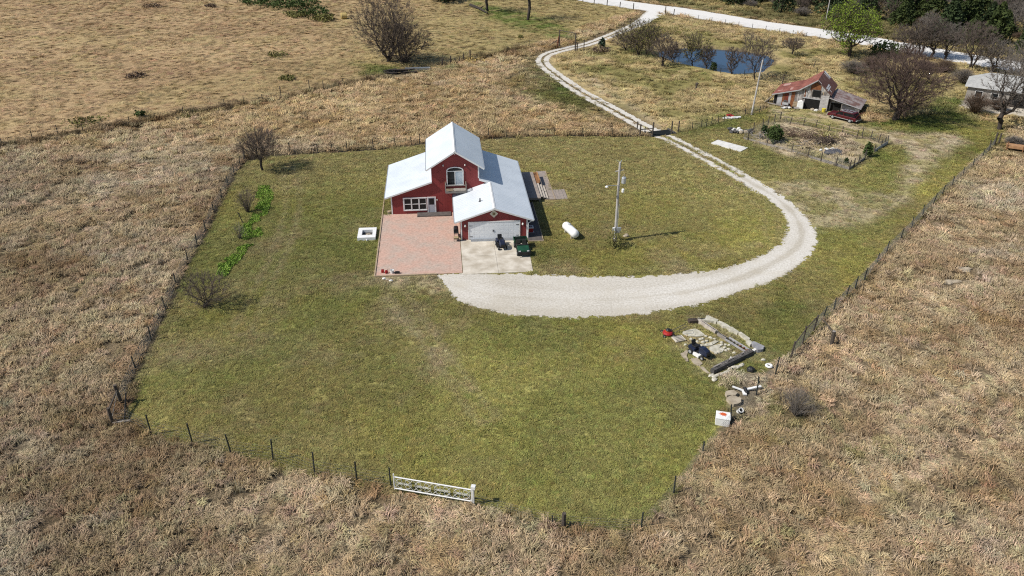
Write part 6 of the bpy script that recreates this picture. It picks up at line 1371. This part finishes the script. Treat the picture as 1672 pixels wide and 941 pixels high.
# garden pen
def Pz(x, y): return (1180 + x / 5.97, 170 + y / 5.97)
pn = [Pz(*q) for q in ((200, 345), (560, 155), (655, 205), (785, 212), (907, 240), (1030, 275), (1160, 302), (1305, 340), (1440, 347), (1515, 375), (1605, 393), (1540, 430), (1475, 478), (1430, 515), (1380, 545), (1320, 590), (1230, 645), (1098, 610), (960, 560), (825, 520), (670, 470), (430, 405), (200, 345))]
pen = fence('pen_fence', 'wire fence with grey boards round the brushy garden pen', pn, [Pz(*q) + (1.35,) for q in ((300, 262), (390, 228), (440, 205), (500, 180), (560, 157), (655, 205), (785, 212), (907, 240), (1030, 275), (1160, 302), (1305, 340), (1355, 322), (1440, 347), (1515, 375), (1605, 393), (1575, 405), (1540, 430), (1475, 478), (1430, 515), (1380, 545), (1320, 590), (1275, 620), (240, 360), (430, 405), (670, 470), (825, 520), (955, 560), (1098, 610))] + [Pz(1230, 647) + (1.5, .09)], 1.2, wires=6, post='w', pr=.075, wr=.018)
o0 = at(*pn[0])
m = MB()
for a, b2, h, mt in (((200, 345), (430, 405), .35, GREYWOOD), ((430, 405), (670, 470), .35, GREYWOOD), ((670, 470), (960, 560), .35, GREYWOOD), ((960, 560), (1230, 645), .42, GREYWOOD), ((1230, 645), (1380, 545), .4, GREYWOOD), ((655, 205), (1030, 275), .3, TANWOOD), ((1030, 275), (1440, 347), .25, TANWOOD), ((1475, 478), (1605, 393), .55, GREYTIN)):
    p, q = at(*Pz(*a)) - o0, at(*Pz(*b2)) - o0; m.bar(p + Vector((0, 0, h / 2)), q + Vector((0, 0, h / 2)), .05, h, mt)
m.build('skirting_boards', pen)
m = MB()
for a, b2 in (((655, 205), (785, 212)), ((785, 212), (907, 240)), ((907, 240), (1030, 275)), ((1030, 275), (1160, 302)), ((1160, 302), (1305, 340))):
    p, q = at(*Pz(*a)) - o0, at(*Pz(*b2)) - o0; m.bar(p + Vector((0, 0, .85)), q + Vector((0, 0, .85)), .04, .10, TANWOOD)
m.build('rail', pen)
# white ornamental gate in the bottom fence
a, b2 = at(645, 804), at(773, 826); d = b2 - a; GL = d.length; gt = thing('ornamental_gate', 'white wrought iron gate with scrolls in the bottom fence', 'gate', a, math.atan2(d.y, d.x))
GHT = 1.02; z0 = .38
m = MB()
for z in (z0, z0 + GHT): m.tube([(0, 0, z), (GL - .1, 0, z)], .045, WHITE, 8)
for x in (.0, GL - .1): m.tube([(x, 0, z0 - .1), (x, 0, z0 + GHT + (.25 if x == 0 else .02))], .045, WHITE, 8)
m.build('frame', gt)
m = MB(); zc = z0 + GHT / 2
def ring(cx, cz, rx, rz, r_=.022, n_=20, a0=0, a1=2 * math.pi): m.tube([(cx + rx * math.cos(a0 + (a1 - a0) * k / n_), 0, cz + rz * math.sin(a0 + (a1 - a0) * k / n_)) for k in range(n_ + 1)], r_, pm('white_iron', (.56, .56, .52), (.44, .44, .40), 4, .5), 5, cap=False)
nn_ = 4
for k in range(nn_):
    cx = (GL - .1) * (k + .5) / nn_; hw_ = (GL - .1) / nn_ / 2
    ring(cx, zc, hw_ * .82, GHT / 2 - .06)
    for s_ in (-1, 1):
        ring(cx + s_ * hw_ * .42, zc + .22, .16, .16, .018, 14); ring(cx + s_ * hw_ * .42, zc - .22, .16, .16, .018, 14)
        m.tube([(cx, 0, zc), (cx + s_ * hw_ * .5, 0, zc + .05), (cx + s_ * hw_, 0, zc + GHT / 2 - .05)], .02, MATS['white_iron'], 5); m.tube([(cx, 0, zc), (cx + s_ * hw_ * .5, 0, zc - .05), (cx + s_ * hw_, 0, zc - GHT / 2 + .05)], .02, MATS['white_iron'], 5)
    m.tube([(cx - hw_ * .8, 0, zc), (cx + hw_ * .8, 0, zc)], .018, MATS['white_iron'], 5); ring(cx, zc, .11, .11, .02, 12)
m.build('scrollwork', gt)
m = MB(); m.tube([(GL + .02, 0, -.1), (GL + .02, 0, 1.55)], .065, WHITE, 8); m.bx(GL - .12, GL + .16, -.14, .14, 1.552, 1.78, WHITE); m.build('gate_post', gt)
# ------------------------------------------------------------------ grass: many bent tufts, one object per kind
def tuft_mesh(name, seed, nb, H, spread, w_, lay, mat, dirx=None):
    g = np.random.default_rng(seed); V = []; Fq = []; sh = []
    comb = 0.0
    for k in range(nb):
        a = g.uniform(0, 6.28); r = spread * np.sqrt(g.uniform(0, 1)); x0, y0 = r * .55 * np.cos(a), r * .55 * np.sin(a)
        aa = a + g.normal(0, .6) if g.random() > lay else comb + g.normal(0, .5)
        h = H * g.uniform(.5, 1.0); L = (spread * .55 + H * .35) * g.uniform(.5, 1.2)
        ca, sa = np.cos(aa), np.sin(aa); px_, py_ = -sa, ca; b0 = len(V); v = g.uniform(0, 1) ** 1.2
        for t, f, zz in ((0, 0, 0), (.5, .30, .72), (.85, .75, 1.0), (1, 1.15, .85 - .5 * g.random())):
            ww = w_ * (1 - .75 * t) * .5 + .004; V += [(x0 + ca * L * f + px_ * ww, y0 + sa * L * f + py_ * ww, h * zz), (x0 + ca * L * f - px_ * ww, y0 + sa * L * f - py_ * ww, h * zz)]; sh += [v, v]
        Fq += [(b0 + 2 * i, b0 + 2 * i + 1, b0 + 2 * i + 3, b0 + 2 * i + 2) for i in range(3)]
    o = np_mesh(name, np.array(V), np.array(Fq), mat)
    at__ = o.data.attributes.new('blade', 'FLOAT', 'POINT'); at__.data.foreach_set('value', np.array(sh, np.float32)); return o
def grass_mat(name):
    m = bpy.data.materials.new(name); m.use_nodes = True; n = m.node_tree.nodes; l = m.node_tree.links; b = n['Principled BSDF']; b.inputs['Roughness'].default_value = .8; b.inputs['Specular IOR Level'].default_value = .12
    a = n.new('ShaderNodeAttribute'); a.attribute_type = 'INSTANCER'; a.attribute_name = 'tint'
    v = n.new('ShaderNodeAttribute'); v.attribute_name = 'blade'
    mr = n.new('ShaderNodeMapRange'); mr.inputs[3].default_value = .62; mr.inputs[4].default_value = 1.38; l.new(v.outputs['Fac'], mr.inputs[0])
    s = n.new('ShaderNodeVectorMath'); s.operation = 'SCALE'; l.new(a.outputs['Color'], s.inputs[0]); l.new(mr.outputs[0], s.inputs['Scale']); l.new(s.outputs[0], b.inputs['Base Color']); return m
GM = grass_mat('grass_blades')
def scatter(name, label, pts, rot, scl, tint, protos, pick=None, cat='grass'):
    me = bpy.data.meshes.new(name); n_ = len(pts); me.vertices.add(n_); me.vertices.foreach_set('co', pts.astype(np.float32).ravel())
    for nm, ty, arr, key in (('rot', 'FLOAT_VECTOR', rot, 'vector'), ('scl', 'FLOAT_VECTOR', scl, 'vector'), ('tint', 'FLOAT_COLOR', np.concatenate([tint, np.ones((n_, 1))], 1), 'color')):
        a = me.attributes.new(nm, ty, 'POINT'); a.data.foreach_set(key, arr.astype(np.float32).ravel())
    a = me.attributes.new('pick', 'INT', 'POINT'); a.data.foreach_set('value', (RNG.integers(0, len(protos), n_) if pick is None else pick).astype(np.int32))
    o = bpy.data.objects.new(name, me); COL.objects.link(o); tag(o, label, cat, kind='stuff')
    ng = bpy.data.node_groups.new(name, 'GeometryNodeTree'); ng.interface.new_socket('Geometry', in_out='INPUT', socket_type='NodeSocketGeometry'); ng.interface.new_socket('Geometry', in_out='OUTPUT', socket_type='NodeSocketGeometry')
    N = ng.nodes; Lk = ng.links; gi = N.new('NodeGroupInput'); go = N.new('NodeGroupOutput'); mp = N.new('GeometryNodeMeshToPoints'); ip = N.new('GeometryNodeInstanceOnPoints'); jn = N.new('GeometryNodeJoinGeometry')
    Lk.new(gi.outputs[0], mp.inputs[0]); Lk.new(mp.outputs[0], ip.inputs['Points'])
    for p in protos:
        oi = N.new('GeometryNodeObjectInfo'); oi.inputs['Object'].default_value = p; oi.inputs['As Instance'].default_value = False
        gti = N.new('GeometryNodeGeometryToInstance'); Lk.new(oi.outputs['Geometry'], gti.inputs[0]); Lk.new(gti.outputs[0], jn.inputs[0])
    Lk.new(jn.outputs[0], ip.inputs['Instance']); ip.inputs['Pick Instance'].default_value = True
    def na(nm, ty):
        q = N.new('GeometryNodeInputNamedAttribute'); q.data_type = ty; q.inputs['Name'].default_value = nm
        return [s for s in q.outputs if s.name == 'Attribute' and s.enabled][0]
    Lk.new(na('pick', 'INT'), ip.inputs['Instance Index'])
    er = N.new('FunctionNodeEulerToRotation'); Lk.new(na('rot', 'FLOAT_VECTOR'), er.inputs[0]); Lk.new(er.outputs[0], ip.inputs['Rotation']); Lk.new(na('scl', 'FLOAT_VECTOR'), ip.inputs['Scale'])
    Lk.new(ip.outputs[0], go.inputs[0])
    md = o.modifiers.new('tufts', 'NODES'); md.node_group = ng
    return o
def candidates(bands, pxm=70, side=14):
    P = []; S = []
    for y0, y1, s in bands:
        x = np.arange(-150, 165, s); y = np.arange(y0, y1, s); xx, yy = np.meshgrid(x, y); xx = xx.ravel() + RNG.uniform(-.55, .55, xx.size) * s; yy = yy.ravel() + RNG.uniform(-.55, .55, yy.size) * s
        w_ = yy * CP + CAM_H * SP; px_ = F_PX * xx / w_; py_ = 470 - F_PX * (yy * SP - CAM_H * CP) / w_
        k = (np.abs(px_) < 836 + F_PX * side / w_) & (py_ < 985) & (py_ > -25)
        P.append(np.stack([xx[k], yy[k]], 1)); S.append(np.full(k.sum(), s))
    return np.concatenate(P), np.concatenate(S)
def blocked(x, y):
    b = (ldist(ROAD_C, x, y) < ROAD_W / 2 + .3) | (sdist(POND, x, y) > -1.2) | (sdist(HOUSEFOOT, x, y) > -.15) | (sdist(APRON, x, y) > -.02 - RNG.uniform(0, .25, x.shape))
    dr = ldist(DRIVE, x, y); b |= (dr > .28 + RNG.uniform(-.05, .1, x.shape)) & (dr < 1.42 + RNG.uniform(-.15, .1, x.shape))
    for qx, qy, r in ((6.55, 79.2, .8), (11.2, 77.3, .3)): b |= np.hypot(x - qx, y - qy) < r
    bx_, by_ = x - BA.x, y - BA.y; lx = bx_ * math.cos(BANG) + by_ * math.sin(BANG); ly = -bx_ * math.sin(BANG) + by_ * math.cos(BANG); b |= (lx > -.2) & (lx < 14) & (ly > -.6) & (ly < 7.2)
    fx, fy = x - 85.5, y - 134.8; c_, s_ = math.cos(R(-32)), math.sin(R(-32)); lx = fx * c_ + fy * s_; ly = -fx * s_ + fy * c_; b |= (lx > -6) & (lx < 7) & (ly > -9) & (ly < 4)
    wx, wy = (x - hw(-2.53, -5.5)[0]), (y - hw(-2.53, -5.5)[1]); b |= (np.abs(wx) < 1.15) & (np.abs(wy) < 1.5)
    fx, fy = x - 53.55, y - 123.05; b |= np.hypot(fx, fy) < 2.4
    return b
RUIN = wpoly([(1115, 535), (1135, 520), (1165, 520), (1250, 570), (1165, 618), (1110, 580)])
protos_tall = [tuft_mesh('tuft', 900 + k, 44, .24 + .05 * (k % 3), .85, .042, (.75, .9, .97)[k % 3], GM) for k in range(5)] + [tuft_mesh('clump', 910 + k, 46, .52 + .09 * (k % 3), .55, .040, (.15, .4, .6)[k % 3], GM) for k in range(5)]
protos_short = [tuft_mesh('short_tuft', 930 + k, 24, .12, .34, .030, .3, GM) for k in range(6)]
KEEPOUT = [(at(*p), r) for p, r in (((1179, 690), .9), ((1176, 702), .9), ((1195, 648), 1.0), ((1200, 660), 1.0), ((1195, 668), .8), ((1218, 642), 1.3), ((1216, 652), 1.2), ((1206, 676), .7), ((1255, 602), .8), ((1256, 609), .7), ((1225, 608), .8), ((1226, 613), .7), ((1246, 590), .5), ((1583, 442), 1.0), ((1555, 464), 1.0), ((1358, 563), .6), ((1298, 680), 1.0), ((655, 122), 2.5), ((682, 116), 2.8), ((1662, 248), 2.6), ((562, 33), 1.4), ((1192, 196), 1.6), ((1210, 219), 2.0))]
# tall dry grass
P_, S_ = candidates(((26, 52, .46), (52, 80, .54), (80, 115, .68), (115, 160, .85), (160, 250, 1.05)))
x, y = P_[:, 0], P_[:, 1]; zz = zones(x, y); cc = colour(x, y, zz)
gap = .75 * vnoise(x, y, 1.25, 71) + .25 * vnoise(x, y, 3.5, 70); wig = fbm(x, y, 1.7, 72, 2); big = fbm(x, y, 9, 79, 2)
el = ldist(np.array([[at(*p).x, at(*p).y] for p in left]), x, y); eb = ldist(np.array([[at(*p).x, at(*p).y] for p in back]), x, y)
ef = ldist(np.array([[at(*p).x, at(*p).y] for p in fl_ + fl2]), x, y); eo = ldist(np.array([[at(*p).x, at(*p).y] for p in bot + br]), x, y)
edge = np.maximum(np.maximum(1 - el / .9, 1 - eb / 1.1), np.maximum(.9 - ef / 1.3, .6 - eo / 1.2)); edge = np.clip(edge, 0, 1)
dd_ = ldist(DRIVE, x, y)
near_drive = sstep(3.4, 2.4, dd_) * sstep(108, 112, y)
prob = zz['tall'] * (.38 + .62 * sstep(.30, .46, gap)) * (1 - zz['ngreen'] * .9)
prob = np.maximum(prob, zz['field'] * (.35 + .50 * sstep(.30, .5, gap)))
prob = np.maximum(prob, zz['meadow'] * (.35 + .45 * sstep(.36, .52, 1 - fbm(x, y, 9, 1))) * (.3 + .7 * sstep(.28, .45, gap)))
prob = np.maximum(prob, zz['woods'] * .5)
inpen = sdist(PEN, x, y) > .2
prob = np.maximum(prob, .75 * inpen * sstep(.42, .55, gap))
prob *= (1 - .85 * zz['bare'] * (1 - inpen))
prob *= (1 - (sdist(RUIN, x, y) > -.3) * 1.0) * (1 - near_drive)
prob = np.where((edge > .02) & (zz['lawn'] < .5), np.maximum(prob, .95), prob)
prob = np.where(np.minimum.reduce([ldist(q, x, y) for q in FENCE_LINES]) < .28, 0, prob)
for q, r in KEEPOUT: prob = np.where(np.hypot(x - q.x, y - q.y) < r, 0, prob)
keep = (RNG.uniform(0, 1, len(x)) < prob) & ~blocked(x, y)
x, y, S_, cc, gap, wig, big, edge, near_drive = [v[keep] for v in (x, y, S_, cc, gap, wig, big, edge, near_drive)]; zz = {k: v[keep] for k, v in zz.items()}
n_ = len(x); sc = S_ / .54 * RNG.uniform(.75, 1.25, n_); fieldness = np.clip(zz['field'] + .45 * zz['meadow'] + .3 * zz['lawn'], 0, 1)
sc *= (1 - .25 * zz['field'])
up = (wig + (big - .5) * .8 + RNG.normal(0, .07, n_) + .6 * edge > .60)
pick = np.where(up, 5 + RNG.integers(0, 5, n_), RNG.integers(0, 5, n_))
hs = RNG.uniform(.75, 1.25, n_) * np.where(up, .55 + .9 * wig, .62 + .4 * wig) * (1 - .68 * fieldness) * (1 + .9 * edge)
tr = np.minimum.reduce([ldist(q, x, y) for q in TRAILS]); tr = sstep(.75, .25, tr + (fbm(x, y, 2, 95) - .5) * .8); hs = hs * (1 - .75 * tr); flat_ = sstep(.60, .74, fbm(x, y, 5, 96, 2)); hs = hs * (1 - .5 * flat_)
ang = fbm(x, y, 4.5, 73, 2) * 16 + RNG.normal(0, .55, n_)
ang = np.where(up, RNG.uniform(0, 6.28, n_), ang)
tint = cc * RNG.uniform(.76, 1.24, (n_, 1)) * (1 + RNG.normal(0, .04, (n_, 3)))
tint = tint * np.where(up, 1.0, 1.10)[:, None] * (1 + .16 * tr + .14 * flat_)[:, None]; warmc = (up & (zz['tall'] > .5))[:, None]
tint = np.where(warmc, tint * np.array([.90, .84, .76]), tint)
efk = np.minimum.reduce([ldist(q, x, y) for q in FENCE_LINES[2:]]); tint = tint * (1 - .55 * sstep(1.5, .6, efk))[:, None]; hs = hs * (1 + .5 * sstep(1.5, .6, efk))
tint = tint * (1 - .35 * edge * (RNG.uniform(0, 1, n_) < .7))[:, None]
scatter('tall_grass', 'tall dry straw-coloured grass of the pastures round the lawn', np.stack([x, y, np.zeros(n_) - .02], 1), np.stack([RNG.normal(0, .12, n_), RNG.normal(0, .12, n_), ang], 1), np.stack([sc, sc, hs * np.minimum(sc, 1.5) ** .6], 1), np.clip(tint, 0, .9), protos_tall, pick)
print('tall tufts', n_)
# mown lawn grass
P_, S_ = candidates(((30, 62, .26), (62, 90, .32), (90, 130, .46), (130, 170, .75)))
x, y = P_[:, 0], P_[:, 1]; zz = zones(x, y); cc = colour(x, y, zz)
prob = np.maximum(zz['lawn'], .7 * zz['ngreen'] * zz['tall']) * (1 - .9 * zz['bare']) * (.55 + .45 * sstep(.25, .45, fbm(x, y, 1.1, 81, 2))); prob = np.maximum(prob, zz['lush'] * .9)
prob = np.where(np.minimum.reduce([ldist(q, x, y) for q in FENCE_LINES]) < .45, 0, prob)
for q, r in KEEPOUT[:15]: prob = np.where(np.hypot(x - q.x, y - q.y) < r * .7, 0, prob)
for q in [[Rn(*a) for a in e[0]] for e in slabs + blocks] + [[(1161, 235), (1209, 249), (1221, 243), (1172, 230)]]: prob = np.where(sdist(wpoly(q), x, y) > -.12, 0, prob)
keep = (RNG.uniform(0, 1, len(x)) < prob) & ~blocked(x, y) & ~(sdist(PEN, x, y) > 0)
x, y, S_, cc = x[keep], y[keep], S_[keep], cc[keep]; n_ = len(x); sc = S_ / .30 * RNG.uniform(.8, 1.3, n_)
hs = RNG.uniform(.5, 1.3, n_) * (.6 + .8 * fbm(x, y, 1.5, 83, 2)) * (1 + .8 * zz['lush'][keep])
tint = cc * RNG.uniform(.74, 1.30, (n_, 1)) * (1 + RNG.normal(0, .05, (n_, 3)))
scatter('lawn_grass', 'short green and yellow mown grass of the lawn', np.stack([x, y, np.zeros(n_)], 1), np.stack([np.zeros(n_), np.zeros(n_), RNG.uniform(0, 6.28, n_)], 1), np.stack([sc, sc, hs * sc ** .5], 1), np.clip(tint, 0, .9), protos_short)
print('lawn tufts', n_)
